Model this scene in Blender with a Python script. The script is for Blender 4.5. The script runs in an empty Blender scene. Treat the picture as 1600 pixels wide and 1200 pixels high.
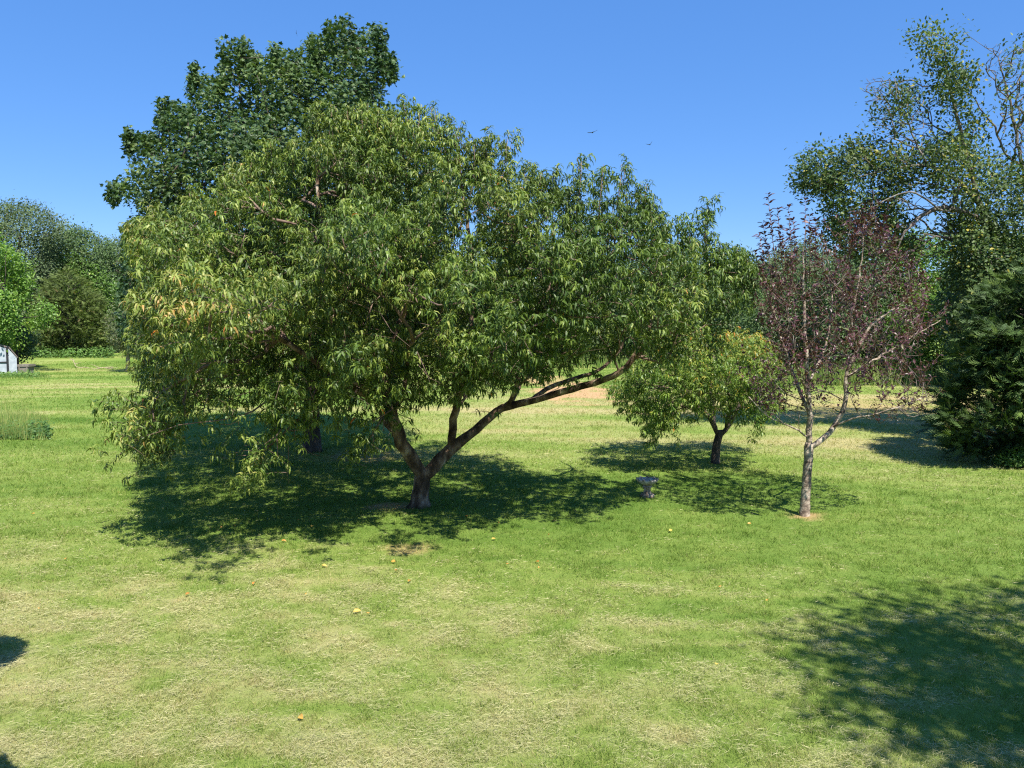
import bpy, math, numpy as np
from math import radians as R_

# ------------------------------------------------------------------ camera, sky, sun
sc = bpy.context.scene
COL = sc.collection
F, CX, CY, HOR, CAMZ = 1232.0, 800.0, 600.0, 505.0, 3.0
PITCH = math.atan((CY - HOR) / F)
cam = bpy.data.cameras.new("camera"); camo = bpy.data.objects.new("camera", cam); COL.objects.link(camo)
camo.location = (0, 0, CAMZ); camo.rotation_euler = (math.pi / 2 - PITCH, 0, 0)
cam.sensor_width = 36; cam.lens = 36 * F / 1600; cam.clip_start = 0.1; cam.clip_end = 3000
sc.camera = camo

SUN_ELEV = 55.0
SH = np.array([-0.42, 0.91]); SH /= np.linalg.norm(SH)          # the way shadows fall on the ground
w = bpy.data.worlds.new("World"); sc.world = w; w.use_nodes = True
nt = w.node_tree; nt.nodes.clear()
sky = nt.nodes.new("ShaderNodeTexSky"); sky.sky_type = 'NISHITA'; sky.sun_disc = False
sky.sun_elevation = R_(SUN_ELEV); sky.sun_rotation = math.atan2(-SH[0], -SH[1])
sky.air_density = 0.9; sky.dust_density = 0.0; sky.ozone_density = 4.0; sky.altitude = 200
hs = nt.nodes.new("ShaderNodeHueSaturation"); hs.inputs['Saturation'].default_value = 1.15
bg = nt.nodes.new("ShaderNodeBackground"); bg.inputs['Strength'].default_value = 0.094
ow = nt.nodes.new("ShaderNodeOutputWorld")
nt.links.new(sky.outputs[0], hs.inputs['Color']); mxs = nt.nodes.new("ShaderNodeMix"); mxs.data_type = 'RGBA'; mxs.inputs[0].default_value = .5; mxs.inputs[7].default_value = (.58, 1.87, 5.4, 1)
nt.links.new(hs.outputs[0], mxs.inputs[6]); nt.links.new(mxs.outputs[2], bg.inputs[0]); nt.links.new(bg.outputs[0], ow.inputs[0])
sl = bpy.data.lights.new("sun", 'SUN'); slo = bpy.data.objects.new("sun", sl); COL.objects.link(slo)
sl.energy = 4.9; sl.angle = R_(0.53); sl.color = (1.0, 0.95, 0.86)
ce = math.cos(R_(SUN_ELEV))
sdir = np.array([SH[0] * ce, SH[1] * ce, -math.sin(R_(SUN_ELEV))])
from mathutils import Vector
slo.rotation_euler = Vector(sdir).to_track_quat('-Z', 'Y').to_euler(); slo.location = (5, -10, 20)
sc.view_settings.view_transform = 'Standard'; sc.view_settings.look = 'None'
sc.view_settings.exposure = 0.96; sc.view_settings.gamma = 1.0
sc.cycles.max_bounces = 6; sc.cycles.diffuse_bounces = 3; sc.cycles.transmission_bounces = 3
sc.cycles.use_denoising = False; sc.cycles.filter_width = 1.2

# ------------------------------------------------------------------ helpers
def rng(s): return np.random.default_rng(s)
cp, sp = math.cos(PITCH), math.sin(PITCH)
def rays(px, py):
    px = np.asarray(px, float); py = np.asarray(py, float)
    u = (px - CX) / F; v = -(py - CY) / F
    return np.stack([u, cp + v * sp, -sp + v * cp], -1)
def at(px, py, Y):
    d = rays(px, py); t = np.asarray(Y, float) / d[..., 1]
    return np.array([0, 0, CAMZ]) + d * t[..., None]
def gp(px, py):
    d = rays(px, py); t = -CAMZ / d[..., 2]
    return np.array([0, 0, CAMZ]) + d * t[..., None]
def topix(P):
    d = P - np.array([0, 0, CAMZ])
    f = d[..., 1] * cp - d[..., 2] * sp; up = d[..., 1] * sp + d[..., 2] * cp
    f = np.maximum(f, 1e-3)
    return CX + F * d[..., 0] / f, CY - F * up / f
def hashf(i, j, k, s):
    n = (i * 73856093) ^ (j * 19349663) ^ (k * 83492791) ^ (s * 2654435)
    n = (n ^ (n >> 13)) * 1274126177; n = n & 0x7fffffff
    return (n % 65536) / 65536.0
def noise3(P, scale, seed=0):
    Q = np.asarray(P, float) / scale + 1000.0; I = np.floor(Q).astype(np.int64); f = Q - I; f = f * f * (3 - 2 * f)
    r = 0
    for a in (0, 1):
        for b in (0, 1):
            for c in (0, 1):
                wt = (f[:, 0] if a else 1 - f[:, 0]) * (f[:, 1] if b else 1 - f[:, 1]) * (f[:, 2] if c else 1 - f[:, 2])
                r = r + wt * hashf(I[:, 0] + a, I[:, 1] + b, I[:, 2] + c, seed)
    return r
def noise2(x, y, scale, seed=0, oct=1):
    P = np.stack([x, y, np.zeros_like(x)], -1); r = 0; a = 1; t = 0
    for o in range(oct):
        r = r + a * noise3(P, scale / 2 ** o, seed + o); t += a; a *= 0.5
    return r / t
def nrm(v): return v / np.maximum(np.linalg.norm(v, axis=-1, keepdims=True), 1e-9)

def mesh(name, V, loops, sizes, mat, parent=None, tint=None, smooth=False, vattr=None):
    V = np.ascontiguousarray(V, np.float32); loops = np.asarray(loops, np.int32).ravel(); sizes = np.asarray(sizes, np.int32).ravel()
    origin = np.zeros(3)
    if parent is not None: origin = np.array(parent.location)
    me = bpy.data.meshes.new(name)
    me.vertices.add(len(V)); me.vertices.foreach_set("co", (V - origin.astype(np.float32)).ravel())
    me.loops.add(len(loops)); me.loops.foreach_set("vertex_index", loops)
    me.polygons.add(len(sizes)); st = np.zeros(len(sizes), np.int32); st[1:] = np.cumsum(sizes)[:-1]
    me.polygons.foreach_set("loop_start", st)
    me.polygons.foreach_set("loop_total", sizes)
    me.polygons.foreach_set("use_smooth", np.full(len(sizes), smooth, bool))
    me.update(calc_edges=True)
    if tint is not None:
        a = me.attributes.new("tint", 'FLOAT', 'FACE'); a.data.foreach_set("value", np.asarray(tint, np.float32))
    for k, arr in (vattr or {}).items():
        a = me.attributes.new(k, 'FLOAT', 'POINT'); a.data.foreach_set("value", np.asarray(arr, np.float32))
    if mat: me.materials.append(mat)
    o = bpy.data.objects.new(name, me); COL.objects.link(o)
    if parent is not None: o.parent = parent
    return o
def tag(o, label, cat, group=None, kind=None):
    o['label'] = label; o['category'] = cat
    if group: o['group'] = group
    if kind: o['kind'] = kind
    return o
def thing(name, loc, label, cat, group=None):
    o = bpy.data.objects.new(name, None); COL.objects.link(o); o.location = tuple(float(a) for a in loc); o.empty_display_size = 0.2
    return tag(o, label, cat, group)
def struct(o): o['kind'] = 'structure'; return o

# instancing of a small template into one mesh
def inst(tv, tf, P, Rm, S, tint):
    n = len(P); k = len(tv); S = np.asarray(S, float)
    if S.ndim == 1: S = np.repeat(S[:, None], 3, 1)
    T = tv[None] * S[:, None, :]
    V = np.einsum('nij,nkj->nki', Rm, T) + P[:, None, :]
    fl = np.concatenate([np.asarray(f) for f in tf]); fs = np.array([len(f) for f in tf])
    L = (fl[None] + (np.arange(n) * k)[:, None]).ravel()
    return V.reshape(-1, 3), L, np.tile(fs, n), np.repeat(tint, len(tf))
def join(parts):
    V = []; L = []; S = []; T = []; off = 0
    for v, l, s, t in parts:
        V.append(v); L.append(l + off); S.append(s); T.append(t); off += len(v)
    return np.concatenate(V), np.concatenate(L), np.concatenate(S), np.concatenate(T)
def basis(x, up):
    x = nrm(x); y = nrm(np.cross(up, x)); z = np.cross(x, y)
    return np.stack([x, y, z], -1)

# leaf templates, axis +x, up +z, unit length
def t_droop(a0, a1, a2, wd, fold=0.35):
    c = [np.array([0., 0., 0.])]
    for a in (a0, a1, a2): c.append(c[-1] + np.array([math.cos(R_(a)), 0, math.sin(R_(a))]) / 3)
    v = c + [c[1] + np.array([0, wd, fold * wd]), c[2] + np.array([0, wd * .85, fold * wd]),
             c[1] + np.array([0, -wd, fold * wd]), c[2] + np.array([0, -wd * .85, fold * wd])]
    return np.array(v), [(0, 1, 4), (0, 6, 1), (1, 2, 5, 4), (1, 6, 7, 2), (2, 3, 5), (2, 7, 3)]
PEACH = [t_droop(18, -52, -86, .075), t_droop(-5, -66, -92, .08), t_droop(38, -20, -78, .068), t_droop(10, -75, -110, .07)]
def t_maple():
    h = [(0, 0, 0), (.12, .22, -.02), (.02, .48, -.1), (.30, .34, -.03), (.52, .52, -.12), (.58, .24, -.04), (1, 0, -.2)]
    v = [np.array(p, float) for p in h]; v += [np.array([p[0], -p[1], p[2]], float) for p in h[1:6]]
    mid = len(v); v.append(np.array([.5, 0, .04]))
    return np.array(v), [(0, mid, 3, 2, 1), (mid, 6, 5, 4, 3), (0, 7, 8, 9, mid), (mid, 9, 10, 11, 6)]
MAPLE = t_maple()
def t_oval(wd=.28, bend=.12):
    v = [(0, 0, 0), (.3, wd, .05), (.7, wd * .8, .0), (1, 0, -bend), (.7, -wd * .8, .0), (.3, -wd, .05), (.5, 0, -.03)]
    return np.array(v, float), [(0, 6, 2, 1), (6, 3, 2), (0, 5, 4, 6), (6, 4, 3)]
OVAL = t_oval(); PLUM = t_oval(.2, .25)
KITE = (np.array([(0, 0, 0), (.45, .33, .08), (1, 0, -.1), (.45, -.33, .08)], float), [(0, 2, 1), (0, 3, 2)])
def t_spray(n, r):
    v = []; f = []
    for i in range(n):
        s = i / n; side = 1 if i % 2 else -1; b = np.array([s * .75, 0, -.12 * s * s])
        ang = side * R_(r.uniform(22, 50)); L = .42 * (1 - .45 * s)
        d = np.array([math.cos(ang), math.sin(ang), r.uniform(-.25, .3)]); q = np.array([-d[1], d[0], 0]) * .045
        k = len(v); v += [b - q, b + q, b + d * L]; f.append((k, k + 1, k + 2))
    k = len(v); v += [np.array([0, -.04, 0.]), np.array([0, .04, 0.]), np.array([1.05, 0, -.22])]; f.append((k, k + 1, k + 2))
    return np.array(v), f
SPRAY = t_spray(9, rng(3))

# tubes along polylines
def tube(P, r, sides):
    P = np.asarray(P, float); n = len(P)
    T = np.gradient(P, axis=0) if n > 2 else np.repeat((P[1] - P[0])[None], n, 0)
    T = nrm(T); ref = np.array([0.31, 0.17, 0.93]) if abs(T[0, 2]) < .9 else np.array([1, .1, 0.])
    U = nrm(np.cross(T, ref)); W = np.cross(T, U)
    a = np.arange(sides) * 2 * math.pi / sides
    V = P[:, None] + np.asarray(r)[:, None, None] * (np.cos(a)[None, :, None] * U[:, None] + np.sin(a)[None, :, None] * W[:, None])
    V = V.reshape(-1, 3)
    i = np.arange(n - 1)[:, None] * sides; j = np.arange(sides)[None]; jn = (j + 1) % sides
    Q = np.stack([i + j, i + jn, i + sides + jn, i + sides + j], -1).reshape(-1, 4)
    L = [Q.ravel()]; S = [np.full(len(Q), 4)]
    L.append(np.arange(sides)[::-1]); S.append([sides]); L.append(np.arange(sides) + (n - 1) * sides); S.append([sides])
    L = np.concatenate(L); S = np.concatenate(S)
    return V, L, S, np.zeros(len(S))
def smooth_path(pts, rad, step=0.15, wob=0.0, r=None):
    pts = np.asarray(pts, float); rad = np.asarray(rad, float)
    E = np.concatenate([[2 * pts[0] - pts[1]], pts, [2 * pts[-1] - pts[-2]]])
    out = []; ro = []
    for i in range(len(pts) - 1):
        a, b, c, d = E[i:i + 4]; n = max(2, int(np.linalg.norm(c - b) / step))
        for k in range(n):
            t = k / n
            out.append(.5 * ((2 * b) + (c - a) * t + (2 * a - 5 * b + 4 * c - d) * t * t + (3 * b - a - 3 * c + d) * t ** 3))
            ro.append(rad[i] * (1 - t) + rad[i + 1] * t)
    out.append(pts[-1]); ro.append(rad[-1]); out = np.array(out)
    if wob and r is not None: out[1:-1] += r.normal(0, wob, (len(out) - 2, 3))
    return out, np.array(ro)

def grow(limbs, targets, r, rtip=.006, expo=.46, step=.25, rise=.45, sag=0.0):
    """limbs: list of (pts, rad). Every target is joined to the nearest fitting wood."""
    N = sum(len(p) for p, _ in limbs) + len(targets) * 14 + 10
    pos = np.zeros((N, 3)); par = np.full(N, -1); plen = np.zeros(N); dr = np.zeros((N, 3)); mr = np.zeros(N)
    n = 0; chains = []; nl = 0
    for pts, rad in limbs:
        ids = []
        attach = -1
        if n:
            attach = int(np.argmin(np.linalg.norm(pos[:n] - pts[0], axis=1)))
        for k in range(len(pts)):
            pos[n] = pts[k]; par[n] = n - 1 if k else attach; mr[n] = rad[k]
            d = pts[min(k + 1, len(pts) - 1)] - pts[max(k - 1, 0)]; dr[n] = d / (np.linalg.norm(d) + 1e-9)
            plen[n] = 0 if par[n] < 0 else plen[par[n]] + np.linalg.norm(pos[n] - pos[par[n]])
            ids.append(n); n += 1
        chains.append(ids); nl += 1
    lowcut = limbs[0][0][0, 2] + 0.0
    base = pos[:n].copy()
    ok = np.ones(N, bool); ok[:max(3, int(len(limbs[0][0]) * .6))] = False
    if len(targets):
        dmin = np.array([np.min(np.linalg.norm(base - t, axis=1)) for t in targets])
        for t in targets[np.argsort(dmin)]:
            v = t - pos[:n]; L = np.linalg.norm(v, axis=1) + 1e-6
            cs = np.sum(v * dr[:n], 1) / L
            cost = L * (1 + .7 * (1 - cs)) + .18 * plen[:n]; cost[~ok[:n]] += 50
            a = int(np.argmin(cost)); p0 = pos[a]; d = v[a]; Ld = L[a]; u = d / Ld
            d0 = dr[a] * .5 + u * .7; d0 /= np.linalg.norm(d0)
            d1 = u + np.array([0, 0, rise]); d1 /= np.linalg.norm(d1)
            p1 = p0 + d0 * Ld * .35 + r.normal(0, .05 * Ld, 3); p2 = t - d1 * Ld * .3 + r.normal(0, .05 * Ld, 3); p2[2] -= sag * Ld
            m = int(min(13, max(2, round(Ld / step)))); ids = [a]
            for k in range(1, m + 1):
                s = k / m; q = (1 - s) ** 3 * p0 + 3 * (1 - s) ** 2 * s * p1 + 3 * (1 - s) * s * s * p2 + s ** 3 * t
                pos[n] = q; par[n] = ids[-1]; e = q - pos[ids[-1]]; le = np.linalg.norm(e) + 1e-9
                dr[n] = e / le; plen[n] = plen[ids[-1]] + le; ids.append(n); n += 1
            chains.append(ids)
    cnt = np.zeros(n)
    for ids in chains: cnt[ids[-1]] += 1
    for i in range(n - 1, 0, -1):
        if par[i] >= 0: cnt[par[i]] += cnt[i]
    rad = rtip * np.maximum(cnt, 1) ** expo
    for k, ids in enumerate(chains[:nl]):
        rad[ids] = np.where(mr[ids] > 0, mr[ids], rad[ids])
    big = []; small = []
    for k, ids in enumerate(chains):
        P = pos[ids]; rr = rad[ids].copy()
        if k >= nl: rr[0] = rr[1]
        rr = np.minimum.accumulate(rr) if k >= nl else rr
        (big if k < nl else small).append((P, rr))
    return big, small, pos[:n], dr[:n]

def inside(px, py, poly):
    poly = np.asarray(poly, float); c = np.zeros(len(px), bool); j = len(poly) - 1
    for i in range(len(poly)):
        xi, yi = poly[i]; xj, yj = poly[j]
        if yi != yj:
            c ^= ((yi > py) != (yj > py)) & (px < (xj - xi) * (py - yi) / (yj - yi) + xi)
        j = i
    return c
def edged(px, py, poly):
    poly = np.asarray(poly, float); best = np.full(len(px), 1e9)
    for i in range(len(poly)):
        a = poly[i - 1]; b = poly[i]; d = b - a; L2 = max(d @ d, 1e-9)
        t = np.clip(((px - a[0]) * d[0] + (py - a[1]) * d[1]) / L2, 0, 1)
        best = np.minimum(best, np.hypot(px - a[0] - t * d[0], py - a[1] - t * d[1]))
    return best
def crown(poly, Y0, D, dm, n, r, shell=.4, fb=1.0, gap=0.0, gs=1.2, seed=1, bump=0.0):
    """points in the volume a crown takes up: its outline swollen to a real thickness D"""
    poly = np.asarray(poly, float); lo = poly.min(0); hi = poly.max(0); out = []
    got = 0
    while got < n:
        px = r.uniform(lo[0], hi[0], n * 3); py = r.uniform(lo[1], hi[1], n * 3)
        m = inside(px, py, poly); px = px[m]; py = py[m]
        d = edged(px, py, poly); e = 1 - np.minimum(d / dm, 1); th = D * np.sqrt(np.maximum(1 - e * e, 0))
        if bump:
            nb_ = .6 * noise2(px, py, dm * .42, seed + 3, 1) + .4 * noise2(px, py, dm * .2, seed + 4, 1); th = th * (1 + bump * (nb_ - .62) * 2)
        s = r.uniform(0, 1, len(px)) ** shell * np.where(r.random(len(px)) < .55, -1, 1)
        Y = Y0 + th * s * np.where(s > 0, fb, 1.0)
        P = at(px, py, Y)
        if gap > 0: P = P[noise3(P, gs, seed) > gap]
        out.append(P); got += len(P)
    P = np.concatenate(out)[:n]
    return P[P[:, 2] > .25]
def spread(P, dmin):
    keep = np.zeros((0, 3)); 
    cell = {}
    out = []
    for p in P:
        k = tuple((p // dmin).astype(int)); bad = False
        for a in (-1, 0, 1):
            for b in (-1, 0, 1):
                for c in (-1, 0, 1):
                    for q in cell.get((k[0] + a, k[1] + b, k[2] + c), ()):
                        if (p[0] - q[0]) ** 2 + (p[1] - q[1]) ** 2 + (p[2] - q[2]) ** 2 < dmin * dmin: bad = True; break
                    if bad: break
                if bad: break
            if bad: break
        if not bad: cell.setdefault(k, []).append(p); out.append(p)
    return np.array(out)
def within(P, poly, m=8):
    px, py = topix(P); return inside(px, py, poly) | (edged(px, py, poly) < m)
def randdir(n, r): return nrm(r.normal(0, 1, (n, 3)))

# ------------------------------------------------------------------ materials
def newmat(name):
    m = bpy.data.materials.new(name); m.use_nodes = True; nt = m.node_tree; nt.nodes.clear()
    o = nt.nodes.new("ShaderNodeOutputMaterial"); return m, nt, o
def ramp(nt, stops):
    cr = nt.nodes.new("ShaderNodeValToRGB"); el = cr.color_ramp.elements
    while len(el) < len(stops): el.new(0.5)
    for e, (p, c) in zip(el, stops): e.position = p; e.color = (*c, 1)
    return cr
def leafmat(name, stops, rough=.45, spec=.4, trans=.28, tcol=1.5, vary=.25, vs=.8, dim=.9):
    m, nt, o = newmat(name); L = nt.links
    at_ = nt.nodes.new("ShaderNodeAttribute"); at_.attribute_name = "tint"
    stops = [(a_, tuple(c_ * dim for c_ in b_)) for a_, b_ in stops]
    cr = ramp(nt, stops); L.new(at_.outputs['Fac'], cr.inputs[0])
    tc = nt.nodes.new("ShaderNodeTexCoord"); nz = nt.nodes.new("ShaderNodeTexNoise"); nz.inputs['Scale'].default_value = vs; nz.inputs['Detail'].default_value = 3
    L.new(tc.outputs['Object'], nz.inputs['Vector'])
    mr = nt.nodes.new("ShaderNodeMapRange"); mr.inputs[1].default_value = .3; mr.inputs[2].default_value = .7; mr.inputs[3].default_value = 1 - vary; mr.inputs[4].default_value = 1 + vary
    L.new(nz.outputs[0], mr.inputs[0])
    mx = nt.nodes.new("ShaderNodeVectorMath"); mx.operation = 'SCALE'; L.new(cr.outputs[0], mx.inputs[0]); L.new(mr.outputs[0], mx.inputs['Scale'])
    p = nt.nodes.new("ShaderNodeBsdfPrincipled"); p.inputs['Roughness'].default_value = rough; p.inputs['Specular IOR Level'].default_value = spec
    L.new(mx.outputs[0], p.inputs['Base Color'])
    t = nt.nodes.new("ShaderNodeBsdfTranslucent")
    sc_ = nt.nodes.new("ShaderNodeVectorMath"); sc_.operation = 'MULTIPLY'; sc_.inputs[1].default_value = (tcol * 1.1, tcol * 1.15, tcol * .5)
    L.new(mx.outputs[0], sc_.inputs[0]); L.new(sc_.outputs[0], t.inputs[0])
    ms = nt.nodes.new("ShaderNodeMixShader"); ms.inputs[0].default_value = trans
    L.new(p.outputs[0], ms.inputs[1]); L.new(t.outputs[0], ms.inputs[2]); L.new(ms.outputs[0], o.inputs[0])
    return m
def surfmat(name, stops, scale=6, rough=.85, bump=.4, bscale=20, stretch=(1, 1, 1), detail=6, spec=.3, bdist=.02):
    m, nt, o = newmat(name); L = nt.links
    tc = nt.nodes.new("ShaderNodeTexCoord"); mp = nt.nodes.new("ShaderNodeMapping"); mp.inputs['Scale'].default_value = stretch
    L.new(tc.outputs['Object'], mp.inputs[0])
    nz = nt.nodes.new("ShaderNodeTexNoise"); nz.inputs['Scale'].default_value = scale; nz.inputs['Detail'].default_value = detail
    L.new(mp.outputs[0], nz.inputs['Vector']); cr = ramp(nt, stops); L.new(nz.outputs[0], cr.inputs[0])
    n2 = nt.nodes.new("ShaderNodeTexNoise"); n2.inputs['Scale'].default_value = bscale; n2.inputs['Detail'].default_value = 5; L.new(mp.outputs[0], n2.inputs['Vector'])
    bp = nt.nodes.new("ShaderNodeBump"); bp.inputs['Strength'].default_value = bump; bp.inputs['Distance'].default_value = bdist; L.new(n2.outputs[0], bp.inputs['Height'])
    p = nt.nodes.new("ShaderNodeBsdfPrincipled"); p.inputs['Roughness'].default_value = rough; p.inputs['Specular IOR Level'].default_value = spec
    L.new(cr.outputs[0], p.inputs['Base Color']); L.new(bp.outputs[0], p.inputs['Normal']); L.new(p.outputs[0], o.inputs[0])
    return m
M_PEACH = leafmat("peach_leaf", [(0, (.042, .085, .014)), (.35, (.10, .16, .026)), (.6, (.195, .26, .042)), (.8, (.32, .34, .09)), (.93, (.40, .33, .11)), (1, (.62, .17, .03))], rough=.48, spec=.38, trans=.22)
M_YPEACH = leafmat("young_peach_leaf", [(0, (.06, .125, .02)), (.4, (.13, .215, .035)), (.7, (.25, .32, .055)), (.9, (.44, .33, .06)), (1, (.5, .16, .03))], rough=.42)
M_MAPLE = leafmat("maple_leaf", [(0, (.026, .066, .028)), (.5, (.062, .115, .032)), (.9, (.125, .185, .054)), (1, (.2, .24, .05))], rough=.5, spec=.35, trans=.2)
M_PLUM = leafmat("plum_leaf", [(0, (.03, .015, .018)), (.5, (.085, .030, .040)), (.85, (.17, .07, .075)), (1, (.12, .15, .03))], rough=.42, spec=.5, trans=.2)
M_ELM = leafmat("elm_leaf", [(0, (.045, .085, .028)), (.5, (.078, .13, .034)), (.85, (.16, .215, .055)), (1, (.40, .34, .06))], rough=.5, spec=.3, trans=.22)
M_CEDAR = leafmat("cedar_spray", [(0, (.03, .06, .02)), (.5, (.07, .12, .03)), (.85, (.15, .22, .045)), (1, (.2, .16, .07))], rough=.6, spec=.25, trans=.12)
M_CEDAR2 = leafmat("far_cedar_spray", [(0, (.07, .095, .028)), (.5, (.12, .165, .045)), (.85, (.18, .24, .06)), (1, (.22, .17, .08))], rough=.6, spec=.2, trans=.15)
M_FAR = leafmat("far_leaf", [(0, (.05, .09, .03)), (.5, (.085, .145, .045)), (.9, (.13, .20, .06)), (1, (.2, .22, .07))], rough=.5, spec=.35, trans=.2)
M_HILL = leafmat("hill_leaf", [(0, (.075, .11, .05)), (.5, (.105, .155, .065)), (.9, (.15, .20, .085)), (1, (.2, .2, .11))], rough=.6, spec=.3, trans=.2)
M_BRIGHT = leafmat("bright_leaf", [(0, (.07, .14, .02)), (.5, (.12, .23, .03)), (.9, (.20, .33, .05)), (1, (.3, .36, .06))], rough=.45, spec=.4, trans=.28)
M_GREY = leafmat("greyish_leaf", [(0, (.07, .085, .045)), (.5, (.12, .15, .07)), (.9, (.19, .21, .10)), (1, (.25, .2, .1))], rough=.55, spec=.3, trans=.2)
M_WEED = leafmat("weed_leaf", [(0, (.06, .13, .03)), (.5, (.11, .21, .045)), (.9, (.2, .3, .07)), (1, (.34, .36, .12))], rough=.5, spec=.35, trans=.25)
M_BARK = surfmat("peach_bark", [(.34, (.035, .022, .016)), (.48, (.115, .075, .05)), (.58, (.22, .155, .105)), (.7, (.44, .36, .27))], scale=7, spec=.1, bump=.9, bscale=26, stretch=(1, 1, .55), bdist=.03)
M_DBARK = surfmat("dark_bark", [(.3, (.03, .024, .02)), (.6, (.09, .07, .055)), (.8, (.16, .13, .11))], scale=8, bump=.8, bscale=22, stretch=(1, 1, .3))
M_PBARK = surfmat("plum_bark", [(.35, (.09, .065, .05)), (.5, (.26, .20, .15)), (.64, (.44, .37, .29))], scale=11, bump=.6, bscale=30, stretch=(1, 1, 1.4))
M_GBARK = surfmat("grey_bark", [(.3, (.07, .058, .048)), (.55, (.17, .145, .12)), (.8, (.30, .27, .23))], scale=6, bump=.6, bscale=20, stretch=(1, 1, .4))
M_TWIG = surfmat("twig_bark", [(.3, (.09, .055, .04)), (.7, (.24, .17, .13))], scale=9, bump=.2)

# ------------------------------------------------------------------ ground
dirt_c = gp(930, 612)
def patch(x, y, px, py, rx, ry, seed):
    c = gp(px, py); q = ((x - c[0]) / rx) ** 2 + ((y - c[1]) / ry) ** 2
    return np.clip(1.35 - q + (noise2(x, y, .4 * min(rx, ry) + .06, seed, 3) - .5) * 3.4, 0, 1) * (q < 3)
def fields(x, y):
    """dryness and bareness of the mown lawn at a place"""
    px, py = topix(np.stack([x, y, np.zeros_like(x)], -1))
    s = lambda v, a, b: np.clip((v - a) / (b - a), 0, 1)
    big = noise2(x, y, 3.2, 11, 3); med = noise2(x, y, .55, 31, 3)
    warp = y + .10 * (x - 2) ** 1 + 1.2 * (noise2(x, y, 5, 71, 2) - .5) + .012 * x * x
    rows = noise2(x * .12, warp, .85, 51, 2)
    rows2 = noise2(x * .10 + .3 * noise2(x, y, 9, 58), y * .42 + .03 * x, .7, 55, 3)
    near = 1 - s(y, 8.2 + .16 * np.clip(-x, -6, 6), 10.6 + .16 * np.clip(-x, -6, 6))
    rightg = s(x, .6, 3.4) * s(y, 4.5, 6.5)
    d = .35 + .32 * near * (1 - .62 * rightg)
    lines = noise2(x * .38 + .6 * noise2(x, y, 1.1, 13), y + .16 * x + .25 * noise2(x, y, 1.7, 14), .20, 57, 3) - .5
    d = d + .85 * lines * (.5 + .5 * near) * (1 - s(y, 14, 20))
    d = d + .10 * s(-x, 3, 7) * s(y, 9, 11) * (1 - s(y, 15, 22))
    d = d - .06 * s(y, 10, 11) * (1 - s(y, 14.5, 17))
    d = d + .26 * s(y, 16.5, 20) * (1 - s(y, 30, 40)) * s(x, -4, -1)
    d = d + .22 * s(x, 5.2, 8) * s(y, 12, 14) * (1 - s(y, 40, 60))
    d = d + (1.1 * (rows2 - .5) + .10) * s(y, 17, 24) + .5 * (rows - .5) * s(y, 10, 15)
    d = d + .20 * (big - .5) + .30 * (med - .5) * (.5 + .5 * near)
    dirt = np.maximum(patch(x, y, 905, 610, 1.9, 5.0, 5), .8 * patch(x, y, 840, 592, 1.5, 3.5, 6))
    dirt = np.maximum(dirt, .55 * patch(x, y, 640, 858, .42, .26, 7))
    dirt = np.maximum(dirt, .9 * patch(x, y, 612, 791, .34, .28, 8))
    dirt = np.maximum(dirt, .9 * patch(x, y, 1258, 806, .30, .24, 9))
    dirt = np.maximum(dirt, .5 * patch(x, y, 560, 712, .8, 1.0, 12))
    dirt = np.maximum(dirt, .5 * patch(x, y, 1395, 640, 4, 4, 13))
    return np.clip(d, 0, 1), np.clip(dirt, 0, 1)
def gz(x, y):
    return .05 * (noise2(x, y, 2.6, 91, 2) - .5) + .02 * (noise2(x, y, .6, 92, 2) - .5)
def axis(lo, hi, step, far, g=1.13):
    a = list(np.arange(lo, hi, step)); s = step
    while a[-1] < far: s *= g; a.append(a[-1] + s)
    s = step
    while a[0] > -far: s *= g; a.insert(0, a[0] - s)
    return np.array(a)
gx = axis(-22, 24, .16, 900); gy = axis(1, 42, .16, 900)
GX, GY = np.meshgrid(gx, gy); fx = GX.ravel(); fy = GY.ravel()
fz = gz(fx, fy) * np.clip(1.5 - np.hypot(fx, fy) / 60, 0, 1)
fd, fb_ = fields(fx, np.maximum(fy, 1.0))
nx, ny = len(gx), len(gy); ii = (np.arange(ny - 1)[:, None] * nx + np.arange(nx - 1)[None]).ravel()
Q = np.stack([ii, ii + 1, ii + nx + 1, ii + nx], -1)
mg, nt, o = newmat("lawn_ground"); L = nt.links
def attr(nt, n):
    a = nt.nodes.new("ShaderNodeAttribute"); a.attribute_name = n; return a
def addm(nt, op, a, b):
    m = nt.nodes.new("ShaderNodeMath"); m.operation = op
    for i, v in enumerate((a, b)):
        if isinstance(v, (int, float)): m.inputs[i].default_value = v
        else: nt.links.new(v, m.inputs[i])
    return m.outputs[0]
GR = [(0, (.095, .175, .024)), (.3, (.155, .235, .042)), (.5, (.205, .275, .056)), (.72, (.29, .32, .10)), (1, (.40, .355, .16))]
tc = nt.nodes.new("ShaderNodeTexCoord")
n1 = nt.nodes.new("ShaderNodeTexNoise"); n1.inputs['Scale'].default_value = 9; n1.inputs['Detail'].default_value = 8; n1.inputs['Roughness'].default_value = .72; L.new(tc.outputs['Object'], n1.inputs['Vector'])
mpn = nt.nodes.new("ShaderNodeMapping"); mpn.inputs['Scale'].default_value = (.5, 1.6, 1); L.new(tc.outputs['Object'], mpn.inputs[0])
n2 = nt.nodes.new("ShaderNodeTexNoise"); n2.inputs['Scale'].default_value = 1.6; n2.inputs['Detail'].default_value = 9; n2.inputs['Roughness'].default_value = .7; L.new(mpn.outputs[0], n2.inputs['Vector'])
v = addm(nt, 'ADD', attr(nt, "dry").outputs['Fac'], addm(nt, 'MULTIPLY', addm(nt, 'SUBTRACT', n1.outputs[0], .5), .55))
v = addm(nt, 'ADD', v, addm(nt, 'MULTIPLY', addm(nt, 'SUBTRACT', n2.outputs[0], .5), .5))
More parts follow.
